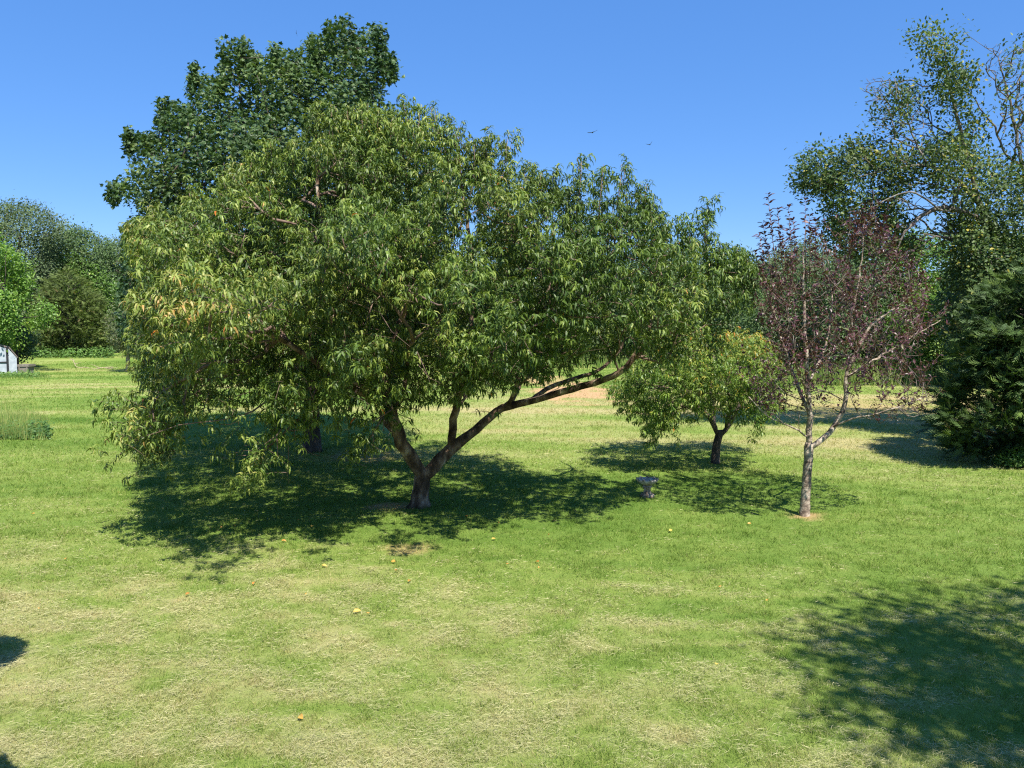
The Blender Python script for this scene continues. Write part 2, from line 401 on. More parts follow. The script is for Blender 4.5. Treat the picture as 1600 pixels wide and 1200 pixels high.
cr = ramp(nt, GR); L.new(v, cr.inputs[0])
dcol = ramp(nt, [(.3, (.33, .19, .09)), (.55, (.50, .32, .16)), (.75, (.58, .44, .25))]); L.new(n1.outputs[0], dcol.inputs[0])
mx = nt.nodes.new("ShaderNodeMix"); mx.data_type = 'RGBA'; L.new(attr(nt, "bare").outputs['Fac'], mx.inputs[0]); L.new(cr.outputs[0], mx.inputs[6]); L.new(dcol.outputs[0], mx.inputs[7])
p = nt.nodes.new("ShaderNodeBsdfPrincipled"); p.inputs['Roughness'].default_value = .9; p.inputs['Specular IOR Level'].default_value = .15
n3 = nt.nodes.new("ShaderNodeTexNoise"); n3.inputs['Scale'].default_value = 16; n3.inputs['Detail'].default_value = 8; n3.inputs['Roughness'].default_value = .75; L.new(tc.outputs['Object'], n3.inputs['Vector'])
bp = nt.nodes.new("ShaderNodeBump"); bp.inputs['Strength'].default_value = .9; bp.inputs['Distance'].default_value = .05
L.new(n3.outputs[0], bp.inputs['Height']); L.new(bp.outputs[0], p.inputs['Normal'])
L.new(mx.outputs[2], p.inputs['Base Color']); L.new(p.outputs[0], o.inputs[0])
gr = mesh("ground", np.stack([fx, fy, fz], -1), Q, np.full(len(Q), 4), mg, vattr={"dry": fd, "bare": fb_}, smooth=True); struct(gr)

# grass blades and dry clippings over the near lawn
M_GRASS = leafmat("grass_blade", [(a, tuple(1.02 * k for k in c)) for a, c in GR], dim=1, rough=.65, spec=.12, trans=.3, tcol=1.2, vary=.18, vs=1.5)
def scatter(n, y0, y1, pw, r, marg=1.0):
    u = r.random(n); a = 1 - pw; Y = (y0 ** a + u * (y1 ** a - y0 ** a)) ** (1 / a)
    X = r.uniform(-1, 1, n) * (.66 * Y + marg)
    return X, Y
r = rng(21)
NB = 1250000
X, Y = scatter(NB, 3.6, 62, 1.3, r, 4.0)
clump = .5 * noise2(X, Y, .22, 61, 2) + .5 * noise2(X, Y, .075, 62, 1); d, b = fields(X, Y)
keep = (r.random(NB) < (.15 + 2.6 * np.clip(clump - .28, 0, 1)) * np.clip((.66 * Y + 4 - np.abs(X)) / 1.5, 0, 1)) & (r.random(NB) > b * .85)
X, Y, clump, d, b = X[keep], Y[keep], clump[keep], d[keep], b[keep]; n = len(X)
ht = 1.0 * (.018 + .045 * r.random(n) ** 1.5 + .10 * np.clip(clump - .52, 0, 1) + .05 * np.clip(noise2(X, Y, .5, 66, 2) - .5, 0, 1)) * np.where(d > .6, .9, 1.0) * np.clip(.8 + Y / 40, .8, 1.3)
wd = np.maximum(.0022, .00032 * Y) * r.uniform(.7, 1.3, n)
az = r.uniform(0, 2 * math.pi, n); la = r.uniform(0, 2 * math.pi, n); lean = ht * r.uniform(.2, 1.3, n)
z0 = gz(X, Y) - .004
B = np.stack([X, Y, z0], -1); q = np.stack([np.cos(az) * wd, np.sin(az) * wd, 0 * wd], -1)
tip = B + np.stack([np.cos(la) * lean, np.sin(la) * lean, ht], -1)
V = np.stack([B - q, B + q, tip], 1).reshape(-1, 3)
tn = np.clip(d + r.normal(0, .2, n) + .5 * (noise2(X, Y, .12, 68, 2) - .5), 0, 1)
tag(mesh("grass", V, np.arange(3 * n), np.full(n, 3), M_GRASS, tint=tn), "short green grass blades of the mown lawn", "grass", kind="stuff")
NS = 560000
X, Y = scatter(NS, 3.8, 20, 1.35, r, 3.2); d, b = fields(X, Y)
st = noise2(X, Y, .30, 81, 3)
keep = r.random(NS) < np.clip((.66 * Y + 3.2 - np.abs(X)) / 1.5, 0, 1) * np.clip((d - .33) * 2.2, 0.02, 1) * np.clip(st * 3.0 - .8, .08, 1)
X, Y, d = X[keep], Y[keep], d[keep]; n = len(X)
ang = 5 * noise2(X, Y, .8, 84, 2) - 2.5 + r.normal(0, 1.25, n); ln = r.uniform(.012, .042, n) * np.where(r.random(n) < .04, 2.4, 1)
wd = np.maximum(.0012, .00022 * Y); tl = r.normal(.02, .12, n); z0 = gz(X, Y) + r.uniform(.012, .05, n)
u = np.stack([np.cos(ang) * np.cos(tl), np.sin(ang) * np.cos(tl), np.sin(tl)], -1)
q = np.stack([-np.sin(ang), np.cos(ang), r.normal(0, .5, n)], -1) * wd[:, None]
C0 = np.stack([X, Y, z0], -1); A = C0 - u * ln[:, None]; E = C0 + u * ln[:, None]; mid = C0 + np.stack([-np.sin(ang), np.cos(ang), 0 * ang], -1) * (ln * r.normal(0, .22, n))[:, None]
V = np.stack([A, mid - q, E, mid + q], 1).reshape(-1, 3)
M_STRAW = leafmat("dry_clippings", [(0, (.22, .26, .09)), (.4, (.38, .38, .17)), (.8, (.56, .51, .27)), (1, (.68, .60, .36))], rough=.6, spec=.25, trans=.15, tcol=1.0, vary=.12, dim=.9)
tag(mesh("dry_grass_clippings", V, np.arange(4 * n), np.full(n, 4), M_STRAW, tint=np.clip(.15 + .65 * r.random(n) + .2 * (d - .5), 0, 1)), "dry straw coloured grass clippings left lying on the mown lawn", "clippings", kind="stuff")

# ------------------------------------------------------------------ tree builders
def leafy_shoots(S0, D, Ln, k, templ, size, r, tintf, tip=4, droopy=True, tipb=0.0):
    """k leaves spiralling up each shoot, the last ones in a rosette at its tip"""
    m = len(S0); kk = k + tip
    s = np.concatenate([np.linspace(.12, .92, k), np.full(tip, .98)])[None] + r.normal(0, .03, (m, kk))
    ph = (np.arange(kk) * 2.4)[None] + r.uniform(0, 6.28, (m, 1)) + r.normal(0, .3, (m, kk))
    ref = np.where(np.abs(D[:, 2:3]) > .9, np.array([[1., 0, 0]]), np.array([[0, 0, 1.]]))
    U = nrm(np.cross(D, ref)); W = np.cross(D, U)
    rad = np.cos(ph)[..., None] * U[:, None] + np.sin(ph)[..., None] * W[:, None]
    P = S0[:, None] + D[:, None] * (s * Ln[:, None])[..., None]
    P[..., 2] -= (.0 if not droopy else .12) * (s ** 2) * Ln[:, None]
    ax = rad * .85 + D[:, None] * .45
    if droopy:
        ax[..., 2] = ax[..., 2] * .35 + .05
    P = P.reshape(-1, 3); ax = nrm(ax.reshape(-1, 3) + r.normal(0, .12, (m * kk, 3)))
    up = nrm(np.array([0, 0, 1.]) + r.normal(0, .35, (m * kk, 3)))
    Rm = basis(ax, up); sz = size * r.uniform(.55, 1.25, m * kk)
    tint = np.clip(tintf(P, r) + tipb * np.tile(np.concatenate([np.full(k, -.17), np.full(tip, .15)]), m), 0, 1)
    return P, Rm, sz, tint
def leaves_mesh(name, parent, templs, P, Rm, sz, tint, mat, r):
    which = r.integers(0, len(templs), len(P)); parts = []
    for i, (tv, tf) in enumerate(templs):
        m = which == i
        if m.any(): parts.append(inst(tv, tf, P[m], Rm[m], sz[m], tint[m]))
    V, L, S, T = join(parts)
    return mesh(name, V, L, S, mat, parent, tint=T)
def wood(name, parent, chains, mat, sides):
    parts = [tube(P, rr, sides) for P, rr in chains if len(P) > 1]
    if not parts: return None
    V, L, S, T = join(parts); return mesh(name, V, L, S, mat, parent, smooth=True)
def px_limb(pts, step=.15, wob=0, r=None):
    """pts: (px, py, depth, radius)"""
    P = np.array([at(a, b, c) for a, b, c, _ in pts]); return smooth_path(P, [p[3] for p in pts], step, wob, r)

# ---------------------------------------------------------------- the big peach tree
r = rng(101)
PB = gp(657, 792); Yp = PB[1]
tree = thing("peach_tree", (PB[0], PB[1], 0), "wide spreading peach tree with drooping narrow leaves and forked brown trunk in the lawn", "tree")
zb = -.05
trunk0 = px_limb([(655, 802, Yp, .30), (655, 794, Yp, .215), (656, 784, Yp, .16), (658, 765, Yp, .132), (660, 745, Yp, .135), (661, 733, Yp, .125)], .06, .004, r)
limbs = [trunk0,
 px_limb([(661, 745, Yp, .10), (646, 722, Yp - .1, .112), (628, 692, Yp - .3, .105), (615, 655, Yp - .4, .09), (600, 600, Yp - .5, .08), (570, 520, Yp - .7, .065), (530, 430, Yp - .8, .05), (500, 330, Yp - .6, .035), (495, 240, Yp - .4, .02)], .12, .008, r),
 px_limb([(661, 745, Yp, .10), (680, 728, Yp, .108), (706, 700, Yp + .1, .10), (735, 680, Yp + .15, .075), (765, 652, Yp + .2, .07), (786, 638, Yp + .2, .066), (826, 628, Yp + .1, .06), (870, 615, Yp - .1, .056), (930, 597, Yp - .4, .052), (968, 583, Yp - .7, .048), (988, 562, Yp - .8, .044), (1004, 535, Yp - .8, .036), (1022, 490, Yp - .6, .028), (1045, 410, Yp - .6, .014)], .12, .007, r),
 px_limb([(706, 700, Yp + .1, .07), (708, 670, Yp, .066), (712, 640, Yp - .1, .062), (722, 590, Yp - .3, .055), (735, 520, Yp - .5, .046), (740, 420, Yp - .3, .036), (725, 320, Yp, .025), (715, 230, Yp, .014)], .12, .008, r),
 px_limb([(826, 628, Yp + .3, .04), (860, 605, Yp + .9, .04), (900, 590, Yp + 1.2, .038), (940, 575, Yp + 1.4, .03), (975, 530, Yp + 1.7, .025), (990, 420, Yp + 1.8, .014)], .12, .006, r),
 px_limb([(786, 638, Yp + .2, .04), (800, 622, Yp + .0, .034), (815, 580, Yp - .3, .03), (850, 500, Yp - .6, .024), (880, 380, Yp - .5, .015)], .12, .008, r),
 px_limb([(628, 692, Yp - .3, .07), (600, 650, Yp + .5, .062), (560, 580, Yp + 1.2, .055), (500, 470, Yp + 1.6, .04), (440, 360, Yp + 1.6, .025)], .12, .01, r),
 px_limb([(615, 655, Yp - .4, .06), (570, 620, Yp - 1.0, .055), (500, 570, Yp - 1.7, .045), (420, 520, Yp - 2.1, .035), (330, 500, Yp - 2.2, .022), (270, 520, Yp - 2.2, .014)], .12, .01, r),
 px_limb([(600, 600, Yp - .5, .055), (620, 520, Yp - .6, .05), (650, 430, Yp - .4, .042), (640, 300, Yp - .2, .028), (620, 200, Yp, .014)], .12, .01, r),
]
PEACH_POLY = [(200, 350), (240, 335), (270, 340), (285, 318), (300, 298), (318, 325), (345, 280), (358, 300), (372, 252), (390, 285), (405, 240), (422, 216), (440, 262), (455, 220), (472, 255), (485, 165), (502, 225), (518, 172), (532, 210), (545, 158), (562, 222), (578, 168), (592, 170), (608, 226), (620, 200), (632, 150), (650, 210), (664, 180), (678, 160), (690, 258), (708, 188), (722, 215), (735, 275), (750, 235), (765, 208), (778, 260), (792, 215), (804, 305), (820, 290), (832, 268), (848, 310), (868, 285), (884, 335), (903, 262), (912, 320), (926, 352), (936, 285), (955, 315), (972, 275), (985, 330), (1005, 300), (1018, 350), (1042, 352), (1062, 380), (1085, 388), (1104, 322), (1114, 388), (1135, 385), (1160, 385), (1176, 420), (1172, 480), (1150, 520), (1100, 545), (1040, 570), (985, 552), (955, 540), (915, 552), (885, 575), (850, 588), (820, 600), (790, 612), (750, 602), (735, 625), (700, 620), (690, 640), (665, 618), (645, 640), (628, 662), (600, 650), (585, 690), (560, 712), (545, 690), (515, 672), (480, 690), (440, 688), (425, 730), (405, 752), (395, 705), (400, 668), (370, 640), (330, 636), (290, 632), (285, 665), (268, 700), (252, 728), (238, 700), (212, 706), (190, 690), (205, 662), (188, 628), (225, 636), (240, 600), (215, 590), (198, 540), (210, 500), (200, 450), (212, 400)]
T = crown(PEACH_POLY, Yp - .1, 3.7, 190, 12000, r, shell=.40, gap=.50, gs=.6, seed=5, bump=1.1)
ppx, ppy = topix(T); rt = np.clip((ppx - 780) / 160, 0, 1)          # the right wing is thinner and hangs a little nearer
newY = T[:, 1] * (1 - rt) + (Yp - 1.2 + (T[:, 1] - Yp) * .55) * rt; T = at(ppx, ppy, newY)
T = T[(r.random(len(T)) > .45 * rt)]; _px, _py = topix(T); T = T[edged(_px, _py, PEACH_POLY) > np.where((_py < 430) & (_px > 690), 17, np.where(_py < 360, 14, 8))]; T = T[r.permutation(len(T))]
# hollow under the crown: no leaves low and close to the trunk
ppx, ppy = topix(T)
low = (ppy > 625) & (ppx > 300) & (ppx < 900) & (T[:, 1] > Yp - .9)
T = T[~low]
T = spread(T, .22)[:2350]
XT = []
for (a, b, n_, rad_) in [(200, 632, 5, 10), (222, 645, 7, 12), (215, 682, 6, 12), (192, 690, 3, 8), (245, 668, 9, 14), (255, 705, 7, 12), (243, 722, 3, 6), (272, 655, 8, 14), (285, 640, 8, 14), (268, 690, 5, 10), (412, 705, 6, 10), (410, 735, 6, 8), (402, 745, 2, 5), (420, 680, 9, 14), (505, 640, 4, 12), (560, 690, 7, 12), (585, 672, 6, 12), (568, 712, 3, 7), (535, 655, 6, 14), (625, 640, 4, 8), (640, 655, 2, 5), (345, 640, 6, 14), (380, 655, 6, 12), (730, 600, 5, 12), (690, 610, 5, 12), (735, 625, 2, 4), (1000, 562, 6, 10), (1030, 560, 7, 12), (1060, 552, 7, 12), (1000, 535, 7, 12), (950, 540, 6, 12), (905, 555, 6, 12), (1090, 545, 6, 12), (860, 580, 5, 10), (820, 592, 4, 10), (440, 650, 4, 12)]:
    n_ = max(1, int(n_ * .52))
    XT.append(at(a + r.normal(0, rad_, n_), b + r.normal(0, rad_ * .8, n_), Yp - 2.3 + .9 * np.clip((a - 300) / 300, 0, 1.6) + r.normal(0, .25, n_)))
XT = np.concatenate(XT); T = np.concatenate([XT, T])
big, small, _, _ = grow(limbs, T[:1300], r, rtip=.0055, step=.22, rise=.35)
wood("trunk", tree, big, M_BARK, 12)
wood("branches", tree, small, M_TWIG, 5)
cen = at(650, 560, Yp)
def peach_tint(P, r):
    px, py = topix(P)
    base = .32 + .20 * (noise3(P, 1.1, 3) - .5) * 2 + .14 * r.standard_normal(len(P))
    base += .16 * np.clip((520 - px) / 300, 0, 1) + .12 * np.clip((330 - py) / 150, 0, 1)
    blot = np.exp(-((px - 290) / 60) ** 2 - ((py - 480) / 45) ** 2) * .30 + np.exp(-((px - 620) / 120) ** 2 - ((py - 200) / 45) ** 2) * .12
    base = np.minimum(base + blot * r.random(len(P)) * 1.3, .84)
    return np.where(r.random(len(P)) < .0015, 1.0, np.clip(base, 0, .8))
k = 4; S0 = np.repeat(T, k, 0) + r.normal(0, .10, (len(T) * k, 3))
out = nrm((S0 - cen) * np.array([1, 1, .9])); D = nrm(out * .6 + np.array([0, 0, .45]) + r.normal(0, .5, S0.shape))
Ln = r.uniform(.18, .42, len(S0))
# upright leaders at the top of the crown
lead = [(632, 150, 40), (678, 160, 50), (715, 183, 60), (790, 203, 55), (765, 205, 40), (908, 240, 60), (940, 252, 55), (972, 250, 60), (1003, 280, 40), (1105, 300, 55), (1040, 328, 35), (868, 262, 30), (825, 255, 30), (545, 155, 35), (490, 160, 30), (590, 168, 30), (1125, 372, 30), (205, 345, 30), (420, 215, 30), (395, 238, 30), (1165, 395, 30), (655, 165, 40), (740, 215, 40), (240, 322, 30), (300, 285, 30), (345, 268, 30), (372, 246, 35), (455, 212, 30), (520, 160, 40), (570, 158, 40), (612, 168, 40), (695, 195, 40), (752, 208, 40), (850, 262, 35), (888, 285, 40), (1020, 305, 35), (1075, 335, 35), (1150, 380, 30)]
LS = []; LD = []; LL = []; lead_ch = []
for (a, b, h) in lead:
    for q in range(4):
        yy = Yp - .9 * np.clip((a - 780) / 160, 0, 1) + r.uniform(-.5, .5); t0 = at(a + r.normal(0, 4), b + abs(r.normal(0, 12)) + 4, yy); b0 = at(a + r.normal(0, 8) - 4 * (a - 650) / 400, b + h * 1.9, yy)
        dd = t0 - b0; l = np.linalg.norm(dd)
        for s in np.arange(0, .97, .095): LS.append(b0 + dd * s + r.normal(0, .035, 3)); LD.append(dd / l * .7 + r.normal(0, .45, 3)); LL.append(.17)
        lead_ch.append((np.array([b0, b0 + dd * .5 + r.normal(0, .02, 3), t0]), np.array([.009, .006, .003])))
kp = within(S0 + D * Ln[:, None], PEACH_POLY, 7) | (np.arange(len(S0)) < k * len(XT)); S0, D, Ln = S0[kp], D[kp], Ln[kp]
LD = nrm(np.array(LD)); LS = np.array(LS); LS[:, 2] -= .04; LL = np.array(LL)
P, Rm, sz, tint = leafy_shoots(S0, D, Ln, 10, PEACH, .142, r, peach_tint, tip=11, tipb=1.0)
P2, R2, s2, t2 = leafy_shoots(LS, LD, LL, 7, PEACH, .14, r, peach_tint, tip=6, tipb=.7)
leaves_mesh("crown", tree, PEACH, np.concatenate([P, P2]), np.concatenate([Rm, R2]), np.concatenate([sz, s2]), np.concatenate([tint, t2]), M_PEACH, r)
sh = [(np.array([a, a + d * l * .55, a + d * l * .95 - np.array([0, 0, .1 * l])]), np.array([.004, .003, .002])) for a, d, l in zip(S0[::2], D[::2], Ln[::2])]
# bare dead twigs hanging below the left side of the crown
def bare(pts): return px_limb([(a, b, c, rr) for a, b, c, rr in pts], .08, .006, r)
yb = Yp - 2.0
dead = [bare([(430, 690, yb, .008), (410, 702, yb, .006), (390, 712, yb, .005), (368, 711, yb, .003)]), bare([(412, 690, yb, .006), (398, 691, yb, .005), (388, 680, yb, .003), (385, 668, yb, .002)]),
        bare([(405, 702, yb, .005), (392, 695, yb, .004), (380, 697, yb, .002)]), bare([(450, 690, yb, .006), (451, 715, yb, .005), (449, 740, yb, .004), (451, 755, yb, .002)]),
        bare([(470, 690, yb, .005), (480, 705, yb, .004), (498, 712, yb, .003), (500, 700, yb, .002)]), bare([(451, 735, yb, .003), (446, 742, yb, .002)])]
for q in range(60):
    a = at(r.uniform(300, 900), r.uniform(480, 620), Yp + r.uniform(-3, -1.0)); d = nrm(np.array([r.normal(0, 1), -1 + r.normal(0, .5), r.normal(0, .5)]))
    l = r.uniform(.4, .9); dead.append((np.array([a, a + d * l * .5 + r.normal(0, .03, 3), a + d * l]), np.array([.006, .004, .002])))
wood("twigs", tree, sh + lead_ch + dead, M_TWIG, 3)

# ---------------------------------------------------------------- maple behind it
def generic_leaves(T, cen, k, size, r, tf, spreadr=.25, upb=.3, droop=.25):
    P = np.repeat(T, k, 0) + r.normal(0, spreadr, (len(T) * k, 3))
    out = nrm(P - cen); ax = nrm(out * .7 + r.normal(0, .7, P.shape) + np.array([0, 0, -droop]))
    up = nrm(out * .6 + np.array([0, -.25, .7]) + r.normal(0, .45, P.shape))
    return P, basis(ax, up), size * r.uniform(.65, 1.2, len(P)), tf(P, r)
def simple_tint(mu, sd, sc_=1.0, seed=1, rare=.0):
    def f(P, r):
        t = mu + .5 * (noise3(P, sc_, seed) - .5) + sd * r.standard_normal(len(P))
        t = np.clip(t, 0, .93); return np.where(r.random(len(P)) < rare, 1.0, t)
    return f
r = rng(202)
MB = gp(488, 706); Ym = MB[1]
mp_ = thing("maple_tree", (MB[0], MB[1], 0), "tall dense dark green maple rising behind the left half of the peach tree", "tree")
limbs = [px_limb([(488, 712, Ym, .27), (488, 700, Ym, .22), (487, 670, Ym, .19), (486, 620, Ym, .18), (484, 520, Ym, .15), (490, 380, Ym, .11), (520, 220, Ym, .06), (540, 80, Ym, .015)], .2, .008, r),
 px_limb([(486, 600, Ym, .10), (420, 480, Ym - .5, .08), (340, 360, Ym - .8, .05), (260, 300, Ym - .8, .02)], .2, .02, r),
 px_limb([(485, 540, Ym, .10), (430, 400, Ym + .6, .07), (390, 240, Ym + .8, .04), (370, 110, Ym + .6, .015)], .2, .02, r),
 px_limb([(486, 520, Ym, .10), (560, 400, Ym - .5, .07), (590, 260, Ym - .8, .04), (590, 110, Ym - .5, .015)], .2, .02, r),
 px_limb([(486, 600, Ym, .09), (570, 520, Ym + 1, .07), (660, 420, Ym + 1.4, .04), (690, 330, Ym + 1.4, .015)], .2, .02, r)]
MPOLY = [(180, 290), (200, 262), (205, 202), (235, 215), (262, 152), (292, 165), (305, 98), (335, 125), (355, 68), (380, 62), (398, 88), (422, 92), (432, 72), (455, 84), (470, 78), (488, 56), (500, 62), (515, 36), (538, 24), (552, 55), (585, 38), (600, 60), (604, 85), (618, 98), (602, 122), (600, 160), (625, 170), (650, 240), (690, 330), (700, 450), (660, 560), (600, 600), (480, 610), (380, 600), (300, 580), (235, 560), (190, 530), (182, 470), (195, 420), (190, 360), (215, 330), (178, 310)]
T = crown(MPOLY, Ym, 3.4, 180, 9000, r, shell=.42, gap=.34, gs=.8, seed=15, bump=.35); T = np.concatenate([crown([(176, 400), (215, 372), (260, 380), (262, 540), (200, 545), (182, 480)], Ym - .6, 1.4, 40, 260, r), T]); T = T[edged(*topix(T), MPOLY) > 4]; T = spread(T, .28)[:3200]
big, small, _, _ = grow(limbs, T[:800], r, rtip=.007, step=.35, rise=.5)
wood("trunk", mp_, big, M_DBARK, 10); wood("branches", mp_, small, M_DBARK, 4)
cen = at(470, 420, Ym)
P, Rm, sz, tint = generic_leaves(T, cen, 34, .096, r, simple_tint(.45, .22, 1.0, 9, .002), spreadr=.15)
kp = within(P, MPOLY, 3); P, Rm, sz, tint = P[kp], Rm[kp], sz[kp], tint[kp]
LP = []
for (a, b, h) in [(205, 200, 30), (262, 152, 40), (305, 98, 40), (355, 66, 50), (380, 62, 50), (398, 85, 30), (432, 70, 35), (488, 55, 50), (515, 36, 40), (538, 24, 60), (585, 36, 55), (604, 82, 30), (617, 95, 25), (180, 285, 25), (455, 92, 25), (235, 210, 25), (290, 165, 25), (335, 120, 25), (560, 60, 30), (500, 75, 30)]:
    for q in range(3):
        yy = Ym + r.uniform(-1.3, 1.3); m = 85
        s = r.random(m); LP.append(at(a + r.normal(0, 2.5, m) + r.normal(0, 4) + (1 - s) * r.normal(0, 5), b + 3 + s * h * 1.2, np.full(m, yy)) + r.normal(0, .05, (m, 3)))
LP = np.concatenate(LP); P2, R2, s2, t2 = generic_leaves(LP, cen, 1, .105, r, simple_tint(.45, .18, 1.0, 9, .003), spreadr=.03)
leaves_mesh("crown", mp_, [MAPLE], np.concatenate([P, P2]), np.concatenate([Rm, R2]), np.concatenate([sz, s2]), np.concatenate([tint, t2]), M_MAPLE, r)

# ---------------------------------------------------------------- young peach tree
r = rng(303)
YB = gp(1118, 724); Yy = YB[1]
yt = thing("peach_tree", (YB[0], YB[1], 0), "small round peach tree with yellowing top leaves and short dark trunk behind the birdbath", "tree")
limbs = [px_limb([(1118, 730, Yy, .12), (1118, 722, Yy, .10), (1119, 700, Yy, .085), (1123, 680, Yy, .08), (1124, 672, Yy, .07)], .08, .004, r),
 px_limb([(1123, 682, Yy, .05), (1110, 655, Yy - .1, .045), (1080, 620, Yy - .3, .035), (1040, 590, Yy - .4, .02)], .15, .01, r),
 px_limb([(1123, 682, Yy, .055), (1142, 660, Yy, .045), (1160, 620, Yy, .035), (1180, 570, Yy, .018)], .15, .01, r),
 px_limb([(1118, 670, Yy, .05), (1112, 630, Yy + .3, .04), (1105, 570, Yy + .5, .02)], .15, .01, r),
 px_limb([(1135, 668, Yy, .04), (1140, 630, Yy - .6, .035), (1130, 570, Yy - .9, .015)], .15, .01, r)]
YPOLY = [(952, 610), (975, 590), (985, 560), (1020, 545), (1045, 525), (1075, 518), (1110, 528), (1150, 520), (1190, 528), (1208, 545), (1222, 590), (1218, 640), (1205, 668), (1190, 692), (1160, 672), (1140, 668), (1120, 665), (1095, 668), (1078, 662), (1062, 690), (1045, 668), (1030, 698), (1012, 690), (1005, 655), (975, 645)]
T = crown(YPOLY, Yy - .1, 2.1, 100, 3000, r, shell=.35, gap=.25, gs=.7, seed=25, bump=.5); T = T[edged(*topix(T), YPOLY) > 6]; ppx, ppy = topix(T)
T = spread(T[~((ppy > 640) & (T[:, 1] > Yy - .8) & (ppx > 1050))], .22)[:820]
big, small, _, _ = grow(limbs, T[:400], r, rtip=.005, step=.2, rise=.3)
wood("trunk", yt, big, M_DBARK, 10); wood("branches", yt, small, M_TWIG, 4)
cen = at(1100, 640, Yy); k = 4
S0 = np.repeat(T, k, 0) + r.normal(0, .09, (len(T) * k, 3)); D = nrm(nrm(S0 - cen) * .6 + np.array([0, 0, .35]) + r.normal(0, .5, S0.shape))
kp = within(S0 + D * .2, YPOLY, 6); S0, D = S0[kp], D[kp]
def ytint(P, r):
    px, py = topix(P); return np.clip(.33 + .3 * (noise3(P, .8, 4) - .5) + .14 * r.standard_normal(len(P)) + .36 * np.clip((580 - py) / 60, 0, 1) * r.random(len(P)) + .08, 0, .97)
P, Rm, sz, tint = leafy_shoots(S0, D, r.uniform(.15, .32, len(S0)), 9, PEACH, .145, r, ytint, tip=8, tipb=.8)
leaves_mesh("crown", yt, PEACH, P, Rm, sz, tint, M_YPEACH, r)

# ---------------------------------------------------------------- purple plum
r = rng(404)
LB = gp(1257, 806); Yl = LB[1]
pt = thing("plum_tree", (LB[0], LB[1], 0), "slender purple leaved plum tree with pale trunk and sparse upright twigs", "tree")
limbs = [px_limb([(1257, 812, Yl, .10), (1257, 803, Yl, .082), (1259, 770, Yl, .07), (1262, 725, Yl, .068), (1264, 700, Yl, .072), (1265, 692, Yl, .06)], .06, .003, r),
 px_limb([(1264, 702, Yl, .045), (1264, 670, Yl, .048), (1266, 650, Yl, .042), (1262, 610, Yl, .036), (1260, 560, Yl, .03), (1256, 480, Yl, .024), (1255, 420, Yl, .009), (1258, 360, Yl, .003)], .12, .007, r),
 px_limb([(1266, 700, Yl, .045), (1288, 683, Yl, .045), (1304, 665, Yl, .04), (1322, 628, Yl, .036), (1322, 590, Yl, .03), (1335, 555, Yl, .026), (1360, 510, Yl, .02), (1400, 480, Yl, .014), (1440, 440, Yl, .006)], .12, .007, r),
 px_limb([(1266, 652, Yl, .03), (1245, 600, Yl + .2, .026), (1225, 540, Yl + .3, .02), (1200, 460, Yl + .4, .014), (1190, 400, Yl + .4, .006)], .12, .007, r),
 px_limb([(1340, 550, Yl, .022), (1330, 500, Yl - .2, .018), (1345, 420, Yl - .3, .012), (1350, 350, Yl - .3, .005)], .12, .007, r),
 px_limb([(1300, 668, Yl, .016), (1340, 652, Yl - .3, .013), (1390, 640, Yl - .5, .009), (1440, 622, Yl - .5, .007)], .12, .01, r),
 px_limb([(1262, 682, Yl, .015), (1235, 665, Yl - .3, .012), (1200, 650, Yl - .6, .008), (1170, 620, Yl - .7, .006)], .12, .01, r),
 px_limb([(1322, 590, Yl, .022), (1370, 560, Yl + .5, .018), (1420, 530, Yl + .8, .012), (1470, 500, Yl + 1, .006)], .12, .01, r),
 px_limb([(1262, 600, Yl, .022), (1290, 540, Yl + .4, .018), (1300, 460, Yl + .6, .012), (1290, 380, Yl + .6, .006)], .12, .01, r),
 px_limb([(1262, 620, Yl, .022), (1240, 560, Yl - .6, .018), (1230, 480, Yl - .8, .012)], .12, .01, r)]
LPOLY = [(1180, 430), (1190, 410), (1215, 420), (1250, 400), (1290, 400), (1330, 350), (1370, 345), (1400, 380), (1430, 420), (1440, 480), (1460, 520), (1440, 560), (1450, 600), (1455, 640), (1410, 662), (1350, 665), (1300, 650), (1240, 645), (1200, 655), (1165, 640), (1185, 600), (1190, 540), (1178, 480)]
T = crown(LPOLY, Yl, 1.7, 130, 1500, r, shell=.6, gap=.30, gs=.8, seed=35); T = spread(T, .2)[:340]
big, small, _, _ = grow(limbs, T, r, rtip=.0034, expo=.42, step=.16, rise=.7)
wood("trunk", pt, big, M_PBARK, 10); wood("branches", pt, small, M_GBARK, 4)
S0 = []; D = []; Ln = []; ch = []; whips = []
for t in T:
    for q in range(3 if r.random() < .7 else 1):
        d = nrm(np.array([r.normal(0, .55), r.normal(0, .55), .8])); S0.append(t); D.append(d); l = r.uniform(.15, .55); Ln.append(l)
        ch.append((np.array([t, t + d * l]), np.array([.003, .0015])))
for (a, b, h) in [(1200, 305, 120), (1215, 328, 110), (1187, 370, 100), (1232, 322, 120), (1240, 345, 100), (1258, 312, 130), (1265, 338, 100), (1160, 405, 60), (1180, 395, 80), (1275, 345, 90), (1350, 335, 60), (1385, 340, 60), (1365, 330, 60), (1192, 350, 100), (1340, 350, 60), (1222, 372, 60)]:
    yy = Yl + r.uniform(-.6, .6); t0 = at(a, b, yy); b0 = at(a + (1262 - a) * .22, b + h, yy); dd = t0 - b0; l = np.linalg.norm(dd)
    ch.append((np.array([b0, b0 + dd * .5 + r.normal(0, .01, 3), t0]), np.array([.008, .006, .003]))); whips.append(ch[-1])
    S0 += [b0 + dd * .45, b0 + dd * .72]; D += [dd / l] * 2; Ln += [l * .3, l * .3]
    for q in range(2): S0.append(b0 + dd * r.uniform(.1, .6)); D.append(nrm(dd / l + r.normal(0, .25, 3))); Ln.append(.18)
S0 = np.array(S0); D = np.array(D); Ln = np.array(Ln)
